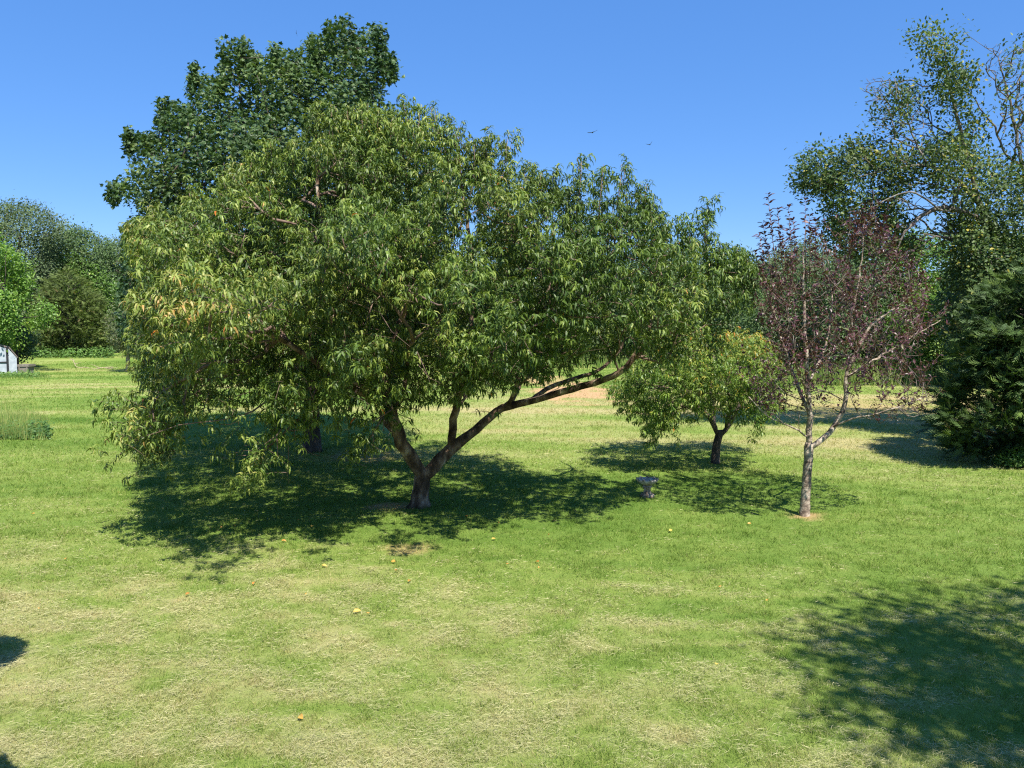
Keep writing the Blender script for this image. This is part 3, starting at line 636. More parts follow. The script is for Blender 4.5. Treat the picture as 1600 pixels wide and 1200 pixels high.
W0 = np.array([c_[0][0] + (c_[0][2] - c_[0][0]) * .38 for c_ in whips]); W1 = np.array([(c_[0][2] - c_[0][0]) * .60 for c_ in whips]); Wl = np.linalg.norm(W1, axis=1)
Pw, Rw, szw, tw = leafy_shoots(W0, W1 / Wl[:, None], Wl, 15, PLUM, .105, r, simple_tint(.55, .2, .7, 6, .01), tip=3, droopy=False)
P, Rm, sz, tint = leafy_shoots(S0, D, Ln, 7, PLUM, .074, r, simple_tint(.45, .2, .7, 6, .03), tip=3, droopy=False)
leaves_mesh("crown", pt, [PLUM], np.concatenate([P, Pw]), np.concatenate([Rm, Rw]), np.concatenate([sz, szw]), np.concatenate([tint, tw]), M_PLUM, r); wood("twigs", pt, ch, M_TWIG, 3)

# ---------------------------------------------------------------- old half-bare tree on the right
r = rng(505)
Ye = 21.0
et = thing("old_tree", tuple(at(1640, 670, Ye)[:2]) + (0,), "large half bare tree with arching grey limbs and thin leaf clumps at the right edge", "tree")
limbs = [px_limb([(1640, 690, Ye, .360), (1640, 660, Ye, .320), (1634, 560, Ye, .280), (1610, 470, Ye, .149), (1580, 410, Ye, .124), (1555, 370, Ye, .105), (1532, 320, Ye, .081), (1515, 260, Ye, .062), (1495, 180, Ye, .043), (1480, 120, Ye, .028), (1475, 60, Ye, .009)], .2, .012, r),
 px_limb([(1580, 405, Ye, .081), (1545, 355, Ye - .3, .074), (1510, 332, Ye - .5, .068), (1470, 325, Ye - .7, .062), (1440, 338, Ye - .8, .053), (1415, 362, Ye - 1, .031), (1400, 395, Ye - 1, .012)], .18, .012, r),
 px_limb([(1540, 335, Ye, .062), (1500, 285, Ye - .3, .053), (1450, 260, Ye - .5, .043), (1390, 265, Ye - .6, .028), (1330, 280, Ye - .7, .012), (1280, 290, Ye - .7, .005)], .18, .012, r),
 px_limb([(1450, 260, Ye - .5, .028), (1430, 220, Ye - .5, .022), (1410, 170, Ye - .4, .012), (1390, 140, Ye - .3, .005)], .18, .012, r),
 px_limb([(1640, 560, Ye, .099), (1625, 400, Ye + .4, .074), (1598, 260, Ye + .5, .050), (1580, 170, Ye + .5, .031), (1560, 90, Ye + .5, .012)], .18, .015, r),
 px_limb([(1598, 260, Ye + .5, .031), (1570, 240, Ye + .5, .028), (1555, 200, Ye + .5, .025), (1525, 160, Ye + .4, .015), (1510, 130, Ye + .4, .006)], .18, .012, r),
 px_limb([(1560, 380, Ye, .043), (1520, 368, Ye - .4, .037), (1480, 372, Ye - .7, .031), (1440, 365, Ye - .8, .012)], .18, .012, r),
 px_limb([(1500, 285, Ye - .3, .031), (1480, 330, Ye - .9, .028), (1420, 300, Ye - 1.4, .019), (1350, 330, Ye - 1.6, .006)], .18, .012, r),
 px_limb([(1640, 500, Ye, .074), (1720, 380, Ye, .056), (1760, 240, Ye, .025), (1770, 130, Ye, .006)], .18, .012, r)]
clumps = [([(1430, 55), (1460, 40), (1490, 45), (1515, 38), (1528, 52), (1510, 75), (1500, 95), (1520, 110), (1525, 130), (1505, 160), (1495, 185), (1475, 190), (1460, 150), (1465, 110), (1440, 70)], 1.0, 110),
          ([(1245, 290), (1258, 245), (1285, 225), (1310, 240), (1345, 220), (1370, 235), (1410, 225), (1430, 250), (1420, 290), (1400, 330), (1350, 350), (1320, 380), (1290, 370), (1300, 330), (1285, 300)], 1.4, 380),
          ([(1440, 220), (1500, 215), (1540, 240), (1600, 235), (1700, 210), (1760, 300), (1760, 420), (1600, 420), (1540, 330), (1470, 310), (1430, 270)], 2.2, 700),
          ([(1480, 330), (1540, 330), (1600, 380), (1700, 380), (1740, 560), (1640, 600), (1500, 560), (1470, 480), (1490, 420)], 2.0, 1500),
          ([(1370, 135), (1420, 130), (1450, 190), (1440, 230), (1400, 220), (1360, 170)], .9, 45),
          ([(1455, 180), (1525, 175), (1545, 240), (1450, 250)], .9, 45),
          ([(1540, 80), (1600, 60), (1680, 90), (1700, 200), (1590, 220), (1560, 150)], 1.4, 50),
          ([(1300, 360), (1400, 330), (1440, 360), (1420, 400), (1320, 400)], 1.2, 160)]
Ts = []; bareT = []
for poly, Dp, n in clumps:
    q = crown(poly, Ye, Dp, 60, n * 2, r, shell=.9, gap=.44, gs=.55, seed=45); Ts.append(q[:n])
for poly, n in [([(1340, 120), (1440, 120), (1470, 230), (1420, 260), (1370, 240)], 360), ([(1530, 70), (1700, 50), (1720, 260), (1580, 260)], 620), ([(1380, 270), (1520, 300), (1480, 400), (1390, 420), (1340, 360)], 260), ([(1250, 230), (1420, 210), (1450, 330), (1300, 370)], 60)]:
    bareT.append(crown(poly, Ye, 1.2, 60, n, r, shell=.8))
T = np.concatenate(Ts); BT = np.concatenate(bareT)
big, small, _, _ = grow(limbs, np.concatenate([BT, T[r.permutation(len(T))[:900]]]), r, rtip=.0058, expo=.38, step=.26, rise=.35)
wood("trunk", et, big, M_GBARK, 10); wood("branches", et, small, M_GBARK, 4)
cen = at(1600, 450, Ye)
P, Rm, sz, tint = generic_leaves(T, cen, 26, .10, r, simple_tint(.42, .2, .8, 8, .03), spreadr=.18)
leaves_mesh("crown", et, [OVAL], P, Rm, sz, tint, M_ELM, r)

# ---------------------------------------------------------------- cedars
def cedar(name, poly, Y0, D, dm, base, nT, k, size, mat, label, seed, trunk_r=.14, mu=.4, gap=.28, gs=.9, cat="tree", group=None, clus=.8):
    r = rng(seed); b = gp(*base) if Y0 is None else at(base[0], base[1], Y0)
    Y = b[1]; t = thing(name, (b[0], b[1], 0), label, cat, group)
    top = min(p[1] for p in poly); xt = [p[0] for p in poly if p[1] == top][0]
    B0 = np.array([b[0], b[1], -.1]); T1 = at(xt, top + 4, Y)
    ch = [smooth_path([B0, B0 * .6 + T1 * .4, T1], [trunk_r, trunk_r * .7, .01], .3)]
    T = crown(poly, Y, D, dm, nT, r, shell=.22, gap=gap, gs=gs, seed=seed)
    hz = T[:, 2] / max(T1[2], 1)
    axp = np.stack([B0[0] + (T1[0] - B0[0]) * hz, np.full(len(T), Y), T[:, 2] - .35 * np.hypot(T[:, 0] - B0[0], T[:, 1] - Y)], -1)
    axp[:, 2] = np.maximum(axp[:, 2], .2)
    for i in r.permutation(len(T))[:150]:
        ch.append((np.array([axp[i], axp[i] * .45 + T[i] * .55 + [0, 0, -.06], T[i]]), np.array([.03, .018, .005])))
    wood("trunk", t, ch, M_DBARK, 5)
    P = np.repeat(T, k, 0); out = nrm((T - axp) * np.array([1, 1, .6])); O = np.repeat(out, k, 0)
    P = P - O * (r.uniform(0, 1, len(P)) * clus * size * 2.0)[:, None] + r.normal(0, size * .33, P.shape)
    ax = nrm(O + np.array([0, 0, .12]) + r.normal(0, .42, P.shape)); up = nrm(O * .8 + np.array([0, -.15, .6]) + r.normal(0, .35, P.shape))
    tt = np.clip(mu + .7 * (noise3(P, gs, seed + 1) - .5) + .15 * r.standard_normal(len(P)), 0, .95)
    tt = np.where(r.random(len(P)) < .01, 1, tt)
    P[:, 2] = np.maximum(P[:, 2], .05)
    leaves_mesh("crown", t, [SPRAY], P, basis(ax, up), size * r.uniform(.7, 1.25, len(P)), tt, mat, r)
    return t
cedar("cedar_tree", [(1640, 395), (1600, 420), (1560, 440), (1530, 455), (1515, 480), (1500, 500), (1510, 530), (1485, 555), (1495, 580), (1465, 605), (1470, 630), (1450, 655), (1458, 680), (1480, 700), (1520, 715), (1600, 730), (1760, 730), (1790, 640), (1760, 540), (1720, 450), (1680, 410)], None, 2.2, 130, (1625, 716), 1700, 9, .30, M_CEDAR, "dark green cedar with sweeping boughs down to the grass at the right edge", 606, .2, .32, gap=.34, gs=.8)
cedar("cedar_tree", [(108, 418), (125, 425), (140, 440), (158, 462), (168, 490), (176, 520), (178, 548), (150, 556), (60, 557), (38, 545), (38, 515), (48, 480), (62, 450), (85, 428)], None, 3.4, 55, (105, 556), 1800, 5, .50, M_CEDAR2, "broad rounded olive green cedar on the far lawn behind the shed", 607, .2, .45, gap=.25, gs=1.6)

# ---------------------------------------------------------------- background trees
def bgtree(name, poly, Y0, D, dm, base, nT, k, size, mat, label, seed, group="trees along the far edge of the lawn", gap=.3, gs=1.6, mu=.45, tr=.16, bark=None, templ=None, nb=60, shell=.4, sd=.2, spreadk=.42):
    r = rng(seed); bx = at(base, HOR + 5, Y0)[0]; t = thing(name, (bx, Y0, 0), label, "tree", group)
    cy = np.mean([p[1] for p in poly]); cxp = np.mean([p[0] for p in poly]); c = at(cxp, cy, Y0)
    T = crown(poly, Y0, D, dm, nT, r, shell=shell, gap=gap, gs=gs, seed=seed)
    B0 = np.array([bx, Y0, -.15]); mid = np.array([bx * .5 + c[0] * .5, Y0, c[2] * .6]); c2 = c.copy(); c2[2] *= 1.15
    limbs = [smooth_path([B0, mid, c2], [tr, tr * .8, tr * .4], .5, .02, r)]
    big, small, _, _ = grow(limbs, T[:nb], r, rtip=.02, expo=.4, step=.7, rise=.3)
    wood("trunk", t, big + small, bark or M_DBARK, 6)
    P, Rm, sz, tint = generic_leaves(T, c, int(k * 1.8), size * .76, r, simple_tint(mu, sd, gs * .8, seed, .01), spreadr=size * 1.25)
    P[:, 2] = np.maximum(P[:, 2], .06)
    leaves_mesh("crown", t, [templ or KITE], P, Rm, sz, tint, mat, r)
    return t
far = "wooded edge of the far lawn"
# left side
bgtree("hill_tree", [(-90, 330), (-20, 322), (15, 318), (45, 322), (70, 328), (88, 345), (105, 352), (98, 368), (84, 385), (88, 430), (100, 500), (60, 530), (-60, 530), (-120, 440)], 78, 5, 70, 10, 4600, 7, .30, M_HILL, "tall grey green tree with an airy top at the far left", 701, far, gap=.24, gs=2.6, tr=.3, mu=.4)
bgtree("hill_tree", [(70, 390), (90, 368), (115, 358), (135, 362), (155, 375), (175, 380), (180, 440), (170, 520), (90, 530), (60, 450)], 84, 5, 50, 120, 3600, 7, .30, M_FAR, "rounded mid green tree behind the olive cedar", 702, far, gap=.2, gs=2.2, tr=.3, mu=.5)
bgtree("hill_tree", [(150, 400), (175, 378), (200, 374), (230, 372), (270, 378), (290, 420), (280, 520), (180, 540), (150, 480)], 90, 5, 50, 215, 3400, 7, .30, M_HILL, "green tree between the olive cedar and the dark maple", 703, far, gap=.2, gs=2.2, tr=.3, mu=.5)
bgtree("leafy_tree", [(60, 440), (85, 405), (115, 400), (150, 415), (180, 450), (185, 540), (100, 545), (60, 520)], 80, 2.5, 40, 130, 1600, 6, .32, M_BRIGHT, "bright green young tree peeping over the olive cedar", 704, far, gap=.3, gs=1.6, mu=.2, tr=.2)
bgtree("leafy_tree", [(-110, 400), (-40, 380), (5, 380), (25, 395), (45, 420), (52, 445), (60, 470), (84, 478), (70, 500), (48, 508), (30, 540), (15, 545), (-60, 545), (-120, 500)], 49, 3.2, 60, -10, 2600, 8, .22, M_BRIGHT, "bright yellow green tree overhanging the white shed", 705, None, gap=.4, gs=1.5, mu=.55, tr=.25, templ=OVAL)
bgtree("leafy_tree", [(-60, 520), (-10, 500), (30, 500), (50, 520), (48, 545), (30, 556), (-60, 556)], 54, 2.2, 30, 5, 1500, 7, .22, M_FAR, "dark low tree in the shade behind the white shed", 706, far, gap=.2, gs=1.2, mu=.1, tr=.15)
t = bgtree("grey_tree", [(165, 500), (180, 478), (205, 468), (230, 476), (240, 505), (232, 540), (210, 552), (186, 548), (170, 530)], 48.5, 1.4, 26, 196, 520, 8, .15, M_GREY, "small grey leaved tree with leaning double trunk left of the peach tree", 707, None, gap=.35, gs=.8, mu=.5, tr=.13, bark=M_PBARK, templ=OVAL, nb=60)
r = rng(1)
# row behind the peach tree
row = [(245, 385, 70), (330, 392, 66), (420, 388, 64), (505, 394, 66), (590, 388, 62), (670, 392, 64), (745, 386, 62), (820, 392, 60), (885, 388, 62), (950, 392, 60), (1015, 380, 58), (1075, 388, 60), (1140, 400, 56)]
desc = ["deep green tree behind the left edge of the peach tree", "dark green tree second along behind the peach tree", "mid green tree hidden by the maple trunk", "dusky green tree behind the middle of the peach tree",
        "full crowned green tree fifth in the far row", "olive green tree behind the forked trunk", "dark tree beyond the right side of the forked trunk", "mid green tree above the low side limb", "pale green tree beyond the long low limb",
        "green tree behind the tip of the low limb", "rounded tree showing over the right shoulder of the peach tree", "mid green tree left of the sky gap", "lower green tree just left of the plum tree"]
for i, ((px, top, Y), dsc) in enumerate(zip(row, desc)):
    w2 = r.uniform(50, 62); bot = 505 + F * 3 / Y
    poly = [(px - w2, top + 70), (px - w2 * .8, top + 28), (px - w2 * .35, top + 8), (px, top), (px + w2 * .4, top + 10), (px + w2 * .85, top + 34), (px + w2, top + 80), (px + w2 * .9, bot - 14), (px, bot - 4), (px - w2 * .9, bot - 14)]
    poly = [(a + r.normal(0, 4), b + r.normal(0, 4)) for a, b in poly]
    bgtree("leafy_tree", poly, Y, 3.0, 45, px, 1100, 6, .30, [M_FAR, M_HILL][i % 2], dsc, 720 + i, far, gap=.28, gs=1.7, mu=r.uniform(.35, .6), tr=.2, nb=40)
# right side
bgtree("ridge_tree", [(1180, 430), (1200, 405), (1225, 388), (1255, 380), (1290, 382), (1320, 390), (1350, 400), (1360, 470), (1200, 480)], 105, 6, 40, 1265, 2000, 6, .42, M_HILL, "distant ridge tree rising behind the plum tree against the sky", 740, far, gap=.25, gs=2.6, tr=.35)
bgtree("leafy_tree", [(1165, 450), (1185, 432), (1210, 420), (1245, 415), (1275, 428), (1290, 470), (1290, 560), (1270, 590), (1190, 590), (1160, 560)], 46, 2.6, 45, 1225, 1600, 7, .22, M_FAR, "fluffy mid green tree behind the left half of the plum tree", 741, far, gap=.3, gs=1.3, mu=.4, tr=.2)
bgtree("leafy_tree", [(1270, 470), (1285, 430), (1320, 400), (1350, 395), (1385, 410), (1400, 470), (1395, 570), (1370, 596), (1290, 596), (1270, 560)], 43, 2.6, 45, 1335, 1700, 7, .21, M_FAR, "shady green tree directly behind the plum tree crown", 742, far, gap=.34, gs=1.3, mu=.3, tr=.2)
bgtree("leafy_tree", [(1370, 440), (1385, 395), (1410, 372), (1445, 368), (1480, 380), (1500, 420), (1500, 500), (1460, 520), (1400, 510)], 45, 2.6, 40, 1430, 1700, 7, .22, M_BRIGHT, "sunlit yellow green tree under the arching bare limb", 743, far, gap=.32, gs=1.3, mu=.35, tr=.2)
bgtree("leafy_tree", [(1375, 530), (1390, 490), (1430, 470), (1475, 475), (1510, 500), (1530, 560), (1520, 600), (1450, 606), (1385, 600)], 41, 2.2, 40, 1445, 1500, 7, .2, M_BRIGHT, "leafy green tree between the plum tree and the dark cedar", 744, far, gap=.36, gs=1.1, mu=.2, tr=.18)
bgtree("leafy_tree", [(1480, 420), (1530, 380), (1600, 370), (1700, 390), (1760, 460), (1740, 600), (1600, 615), (1510, 605), (1480, 520)], 38, 3.2, 60, 1610, 2400, 7, .22, M_FAR, "dark green tree massed behind the half bare tree", 745, far, gap=.3, gs=1.4, mu=.35, tr=.22)
bgtree("leafy_tree", [(1700, 420), (1780, 380), (1880, 380), (1960, 450), (1940, 600), (1720, 610)], 36, 3.2, 60, 1830, 900, 6, .25, M_FAR, "green tree beyond the right edge of the lawn", 746, far, gap=.3, gs=1.4, mu=.35, tr=.22)
bgtree("leafy_tree", [(-260, 440), (-220, 370), (-150, 350), (-90, 380), (-80, 480), (-100, 540), (-240, 540)], 64, 4, 60, -170, 900, 6, .34, M_FAR, "green tree beyond the left edge of the lawn", 747, far, gap=.3, gs=1.8, mu=.4, tr=.25)
# low wooded hills closing the view
hx = np.linspace(-330, 330, 221); rowsn = 8
V = []; 
for j in range(rowsn):
    s = j / (rowsn - 1); y = 128 + 60 * s; hgt = (1 - (2 * s - 1) ** 2) * (9.5 + 5 * noise2(hx, hx * 0 + 3, 45, 5, 3)) - .3
    hgt = hgt + (s > .1) * (s < .9) * 2.2 * (noise2(hx, hx * 0 + y, 7, 6, 2) - .5)
    V.append(np.stack([hx, np.full_like(hx, y) + 14 * (noise2(hx, hx * 0, 60, 8) - .5), hgt], -1))
V = np.concatenate(V); n = len(hx); ii = (np.arange(rowsn - 1)[:, None] * n + np.arange(n - 1)[None]).ravel()
M_HILLG = surfmat("wooded_hill", [(.3, (.03, .055, .025)), (.7, (.08, .12, .05))], scale=.5, bump=1, bscale=.7, bdist=.8)
struct(mesh("hills", V, np.stack([ii, ii + 1, ii + n + 1, ii + n], -1), np.full(len(ii), 4), M_HILLG, smooth=True))
r = rng(77); m = 26000; X = r.uniform(-200, 200, m); j = r.integers(0, 4, m); s = r.uniform(0, .55, m)
hh = (1 - (2 * s - 1) ** 2) * (9.5 + 5 * noise2(X, X * 0 + 3, 45, 5, 3)); yy = 128 + 60 * s + 14 * (noise2(X, X * 0, 60, 8) - .5)
P = np.stack([X, yy, hh + 2.4 * noise2(X, yy, 6, 9, 2) * r.random(m) ** .5], -1)
Rm = basis(randdir(m, r), nrm(np.array([0, -.5, 1.]) + r.normal(0, .4, (m, 3))))
V, L_, S_, T_ = inst(KITE[0], KITE[1], P, Rm, r.uniform(.5, 1.1, m), np.clip(.35 + .5 * noise2(X, yy, 8, 3, 2) - .2 + r.normal(0, .15, m), 0, 1))
tag(mesh("distant_wood", V, L_, S_, M_HILL, tint=T_), "far woodland canopy covering the low hills", "woods", kind="stuff")

# ---------------------------------------------------------------- plants near the ground
def plantpatch(name, x0, x1, y0, y1, n, h, size, mat, templ, r, mu=.5, stems=True, jit=0):
    px = r.uniform(x0, x1, n); py = r.uniform(y0, y1, n); B = gp(px, py); s = r.random(n)
    P = B.copy(); P[:, 2] = s * h * (.5 + noise2(B[:, 0], B[:, 1], .8, 5)) ; P += r.normal(0, .05, P.shape) * [1, 1, 0]
    P[:, 2] = np.maximum(P[:, 2], .01)
    ax = nrm(r.normal(0, 1, P.shape) * [1, 1, .4] + np.array([0, 0, .1])); up = nrm(np.array([0, -.3, 1]) + r.normal(0, .35, P.shape))
    return inst(templ[0], templ[1], P, basis(ax, up), size * r.uniform(.6, 1.2, n), np.clip(mu + .2 * r.standard_normal(n), 0, 1))
def blades(x0, x1, y0, y1, n, h0, h1, wd, r, mu, lean=.35):
    px = r.uniform(x0, x1, n); py = r.uniform(y0, y1, n); B = gp(px, py); ed = np.sin(np.clip((px - x0) / (x1 - x0), 0, 1) * math.pi) ** .5
    h = r.uniform(h0, h1, n) * (.3 + .7 * ed); a = r.uniform(0, 6.28, n); q = np.stack([np.cos(a) * wd, np.sin(a) * wd, a * 0], -1); la = r.uniform(0, 6.28, n)
    tip = B + np.stack([np.cos(la) * h * lean * r.random(n), np.sin(la) * h * lean * r.random(n), h], -1)
    V = np.stack([B - q, B + q, tip], 1).reshape(-1, 3)
    return V, np.arange(3 * n), np.full(n, 3), np.clip(mu + .2 * r.standard_normal(n), 0, 1)
r = rng(808)
V, L_, S_, T_ = join([blades(-60, 78, 655, 688, 5200, .1, .38, .008, r, .85), blades(-60, 62, 640, 680, 500, .5, 1.0, .006, r, .95), plantpatch("w", -50, 76, 670, 688, 900, .22, .10, M_WEED, OVAL, r, .25), plantpatch("w", 45, 78, 672, 686, 350, .3, .10, M_WEED, OVAL, r, .2)])
tag(mesh("weed_patch", V, L_, S_, M_WEED, tint=T_), "unmown patch of tall pale weeds at the left edge of the lawn", "weeds", kind="stuff")
V, L_, S_, T_ = join([plantpatch("w", 48, 178, 554, 560, 4200, .75, .2, M_WEED, OVAL, r, .4)])
tag(mesh("ground_cover", V, L_, S_, M_WEED, tint=T_), "low leafy green plants in a band under the olive cedar", "ground cover", kind="stuff")
V, L_, S_, T_ = join([plantpatch("w", -40, 62, 585, 590, 1100, .2, .12, M_WEED, OVAL, r, .5), blades(-40, 80, 585, 592, 1500, .08, .22, .012, r, .5)])
tag(mesh("weeds", V, L_, S_, M_WEED, tint=T_), "short weeds along the foot of the white shed", "weeds", kind="stuff")
V, L_, S_, T_ = join([blades(1180, 1640, 585, 603, 9000, .5, 1.4, .02, r, .93), blades(780, 1010, 567, 576, 2500, .4, 1.0, .03, r, .8), plantpatch("w", 1180, 1640, 584, 602, 2500, 1.0, .2, M_WEED, OVAL, r, .5)])
tag(mesh("meadow_grass", V, L_, S_, M_WEED, tint=T_), "tall yellowing meadow grass along the foot of the far trees", "grass", kind="stuff")
# leafy shrub beside the cedar
sb = gp(1580, 728); sh_ = thing("shrub", (sb[0], sb[1], 0), "small light green broad leaved shrub at the foot of the dark cedar", "shrub")
sb = sb - np.array([0, .25, 0])
c = np.array([sb[0], sb[1], .25]); m = 2600; dd = randdir(m, r); dd[:, 2] = np.abs(dd[:, 2]); P = c + dd * np.array([.48, .38, .36]) * (r.random((m, 1)) ** .35) - [0, 0, .15]
P[:, 2] = np.maximum(P[:, 2], .02)
Rm = basis(nrm(dd + r.normal(0, .6, dd.shape)), nrm(dd + np.array([0, 0, .8]) + r.normal(0, .3, dd.shape)))
leaves_mesh("leaves", sh_, [OVAL], P, Rm, .065 * r.uniform(.7, 1.3, m), np.clip(.45 + .2 * r.standard_normal(m), 0, .95), M_WEED, r)
wood("stems", sh_, [(np.array([[sb[0] + .03 * a, sb[1], -.02], c + np.array([.3 * math.cos(a), .25 * math.sin(a), .12])]), np.array([.012, .005])) for a in range(9)], M_TWIG, 4)

# ---------------------------------------------------------------- bird bath
M_STONE = surfmat("weathered_stone", [(.35, (.12, .085, .06)), (.5, (.32, .24, .17)), (.65, (.52, .42, .32))], scale=14, bump=.5, bscale=40)
M_BASIN = surfmat("pale_basin", [(.35, (.22, .18, .15)), (.6, (.52, .46, .39))], scale=20, bump=.3, bscale=50)
def lathe(prof, seg=28, mod=None, c=(0, 0, 0)):
    V = []
    for (rr, z) in prof:
        for i in range(seg):
            a = 2 * math.pi * i / seg; f = 1 + (mod(a, z, rr) if mod else 0); V.append((c[0] + rr * f * math.cos(a), c[1] + rr * f * math.sin(a), c[2] + z))
    F_ = []
    for j in range(len(prof) - 1):
        for i in range(seg): F_.append((j * seg + i, j * seg + (i + 1) % seg, (j + 1) * seg + (i + 1) % seg, (j + 1) * seg + i))
    L = [x for f in F_ for x in f]; S = [4] * len(F_)
    L += list(range(seg))[::-1]; S.append(seg); L += [(len(prof) - 1) * seg + i for i in range(seg)]; S.append(seg)
    return np.array(V, float), np.array(L), np.array(S), np.zeros(len(S))
bb = gp(1011, 775); c = (bb[0], bb[1], 0)
bt = thing("bird_bath", c, "small weathered stone birdbath with scalloped bowl standing in tree shade", "birdbath")
sc_ = lambda a, z, rr: .05 * math.cos(10 * a) * (rr > .12)
V, L_, S_, T_ = lathe([(.055, .215), (.10, .235), (.155, .27), (.185, .315), (.188, .335), (.170, .337), (.150, .315), (.10, .298), (.03, .292)], 60, sc_, c); mesh("bowl", V, L_, S_, M_BASIN, bt, smooth=True)
flut = lambda a, z, rr: .10 * math.cos(7 * a)
V, L_, S_, T_ = lathe([(.085, .05), (.06, .08), (.052, .12), (.062, .165), (.085, .19), (.06, .218)], 42, flut, c); mesh("pedestal", V, L_, S_, M_STONE, bt, smooth=True)
V, L_, S_, T_ = lathe([(.125, -.02), (.13, .02), (.115, .04), (.088, .052)], 8, None, c); mesh("base", V, L_, S_, M_STONE, bt)
for q in range(9):
    a = q * .7; cc = (c[0] + .177 * math.cos(a), c[1] + .177 * math.sin(a), .333); V, L_, S_, T_ = lathe([(.008, 0), (.024, .006), (.02, .018), (.004, .024)], 8, None, cc); mesh("rim_stone", V, L_, S_, M_BASIN if q % 2 else M_STONE, bt, smooth=True)

bt.scale = (1.0, 1.0, .9)
# ---------------------------------------------------------------- shed corner, box, posts, fallen branches
def boxm(x0, x1, y0, y1, z0, z1):
    V = np.array([(x, y, z) for z in (z0, z1) for y in (y0, y1) for x in (x0, x1)], float)
    Fq = [(0, 2, 3, 1), (4, 5, 7, 6), (0, 1, 5, 4), (1, 3, 7, 5), (3, 2, 6, 7), (2, 0, 4, 6)]
    return V, np.array([i for f in Fq for i in f]), np.full(6, 4), np.zeros(6)
def prism(pts, y0, y1):
    n = len(pts); V = np.array([(x, y0, z) for x, z in pts] + [(x, y1, z) for x, z in pts], float)
    L = list(range(n)) + list(range(2 * n - 1, n - 1, -1)); S = [n, n]
    for i in range(n): j = (i + 1) % n; L += [j, i, i + n, j + n]; S.append(4)
    return V, np.array(L), np.array(S), np.zeros(len(S))
M_WHITE_SHADED = surfmat("shaded_white_siding", [(.3, (.27, .31, .35)), (.6, (.40, .44, .48))], scale=4, bump=.15, bscale=10, rough=.6)  # white wall, with the overhanging tree's bluish shade put into its colour
M_BLACK = surfmat("black_frame", [(.3, (.012, .013, .018)), (.7, (.03, .03, .035))], scale=5, bump=.1, rough=.6)
M_ROOF = surfmat("shed_roof", [(.3, (.10, .08, .07)), (.7, (.2, .17, .15))], scale=5, bump=.4)
M_WOODG = surfmat("weathered_wood", [(.3, (.11, .095, .08)), (.7, (.27, .24, .20))], scale=9, bump=.4, stretch=(6, 6, 1))
Ys = gp(10, 584)[1]
def X(px, Y=Ys): return float(at(px, 560, Y)[0])
def Z(py, Y=Ys): return float(at(10, py, Y)[2])
x26, x15 = X(26), X(16); wS = 3.4; xl = x26 - wS
st_ = thing("shed", (x26, Ys, 0), "white shed with black framed door and sloping roof edge at the far left", "shed")
zt = Z(545); ze = Z(559)
prof = [(xl, -.1), (x26, -.1), (x26, ze), (x15, zt), ((xl + x26) / 2, zt + .45), (xl + (x26 - x15), zt), (xl, ze)]
V, L_, S_, T_ = prism(prof, Ys, Ys + 2.4); mesh("wall", V, L_, S_, M_WHITE_SHADED, st_)
rp = [(x26 + .06, ze - .03), (x15 + .03, zt + .03), ((xl + x26) / 2, zt + .48), (xl + (x26 - x15) - .03, zt + .03), (xl - .06, ze - .03), (xl - .06, ze + .05), (xl + (x26 - x15) - .05, zt + .12), ((xl + x26) / 2, zt + .57), (x15 + .05, zt + .12), (x26 + .06, ze + .05)]
V, L_, S_, T_ = prism(rp, Ys + .03, Ys + 2.6); mesh("roof", V, L_, S_, M_ROOF, st_)
a, b = X(12.2), X(15.2)
V, L_, S_, T_ = boxm(a, b, Ys - .06, Ys + .01, -.02, zt + .12); mesh("door_post", V, L_, S_, M_BLACK, st_)
V, L_, S_, T_ = boxm(xl + .9, a - .002, Ys - .05, Ys + .008, Z(566.5), Z(564.5)); mesh("door_rail", V, L_, S_, M_BLACK, st_)
V, L_, S_, T_ = boxm(xl + .82, xl + .9, Ys - .06, Ys + .01, -.02, zt + .1); mesh("door_post", V, L_, S_, M_BLACK, st_)
st_.rotation_euler = (0, 0, R_(33))
Yb = Ys + .1; xb0, xb1 = X(28, Yb), X(43, Yb)
bx = thing("wooden_box", ((xb0 + xb1) / 2, Yb + .3, 0), "grey weathered wooden box with a flat lid beside the white shed", "box")
V, L_, S_, T_ = boxm(xb0, xb1, Yb, Yb + .6, -.02, Z(573, Yb)); mesh("body", V, L_, S_, M_WOODG, bx)
V, L_, S_, T_ = boxm(xb0 - .06, xb1 + .07, Yb - .05, Yb + .66, Z(573, Yb) + .002, Z(569.5, Yb)); mesh("lid", V, L_, S_, M_WOODG, bx)
for xx in (xb0 + .02, xb1 - .09): V, L_, S_, T_ = boxm(xx, xx + .07, Yb - .03, Yb - .003, 0, Z(573.4, Yb)); mesh("batten", V, L_, S_, M_WOODG, bx)
pb = at(28, 580, Ys + 1.6); ps = mesh("wooden_post", *join([tube(*smooth_path([(pb[0], pb[1], -.1), (pb[0] + .02, pb[1], .6), (pb[0], pb[1], 1.35)], [.09, .075, .07], .2), 8), tube([(pb[0] - .02, pb[1], 1.1), (pb[0] + .3, pb[1], 1.5)], [.04, .03], 6)])[:3], M_DBARK)
tag(ps, "brown wooden post standing between the white shed and the grey box", "post")
r = rng(909)
def branchobj(pts, rad, label, side, seed):
    rr = rng(seed); P = gp(np.array([p[0] for p in pts], float), np.array([p[1] for p in pts], float)); P[:, 2] = [p[2] for p in pts]
    ch = [smooth_path(P, rad, .15, .01, rr)]
    for i in range(side):
        q = ch[0][0][rr.integers(1, len(ch[0][0]) - 1)]; d = nrm(np.array([rr.normal(), rr.normal(), .35])); ch.append((np.array([q, q + d * rr.uniform(.3, .7)]), np.array([.02, .006])))
    o = mesh("fallen_branch", *join([tube(a, b, 6) for a, b in ch])[:3], M_PALE, smooth=True); return tag(o, label, "branch", "fallen branches")
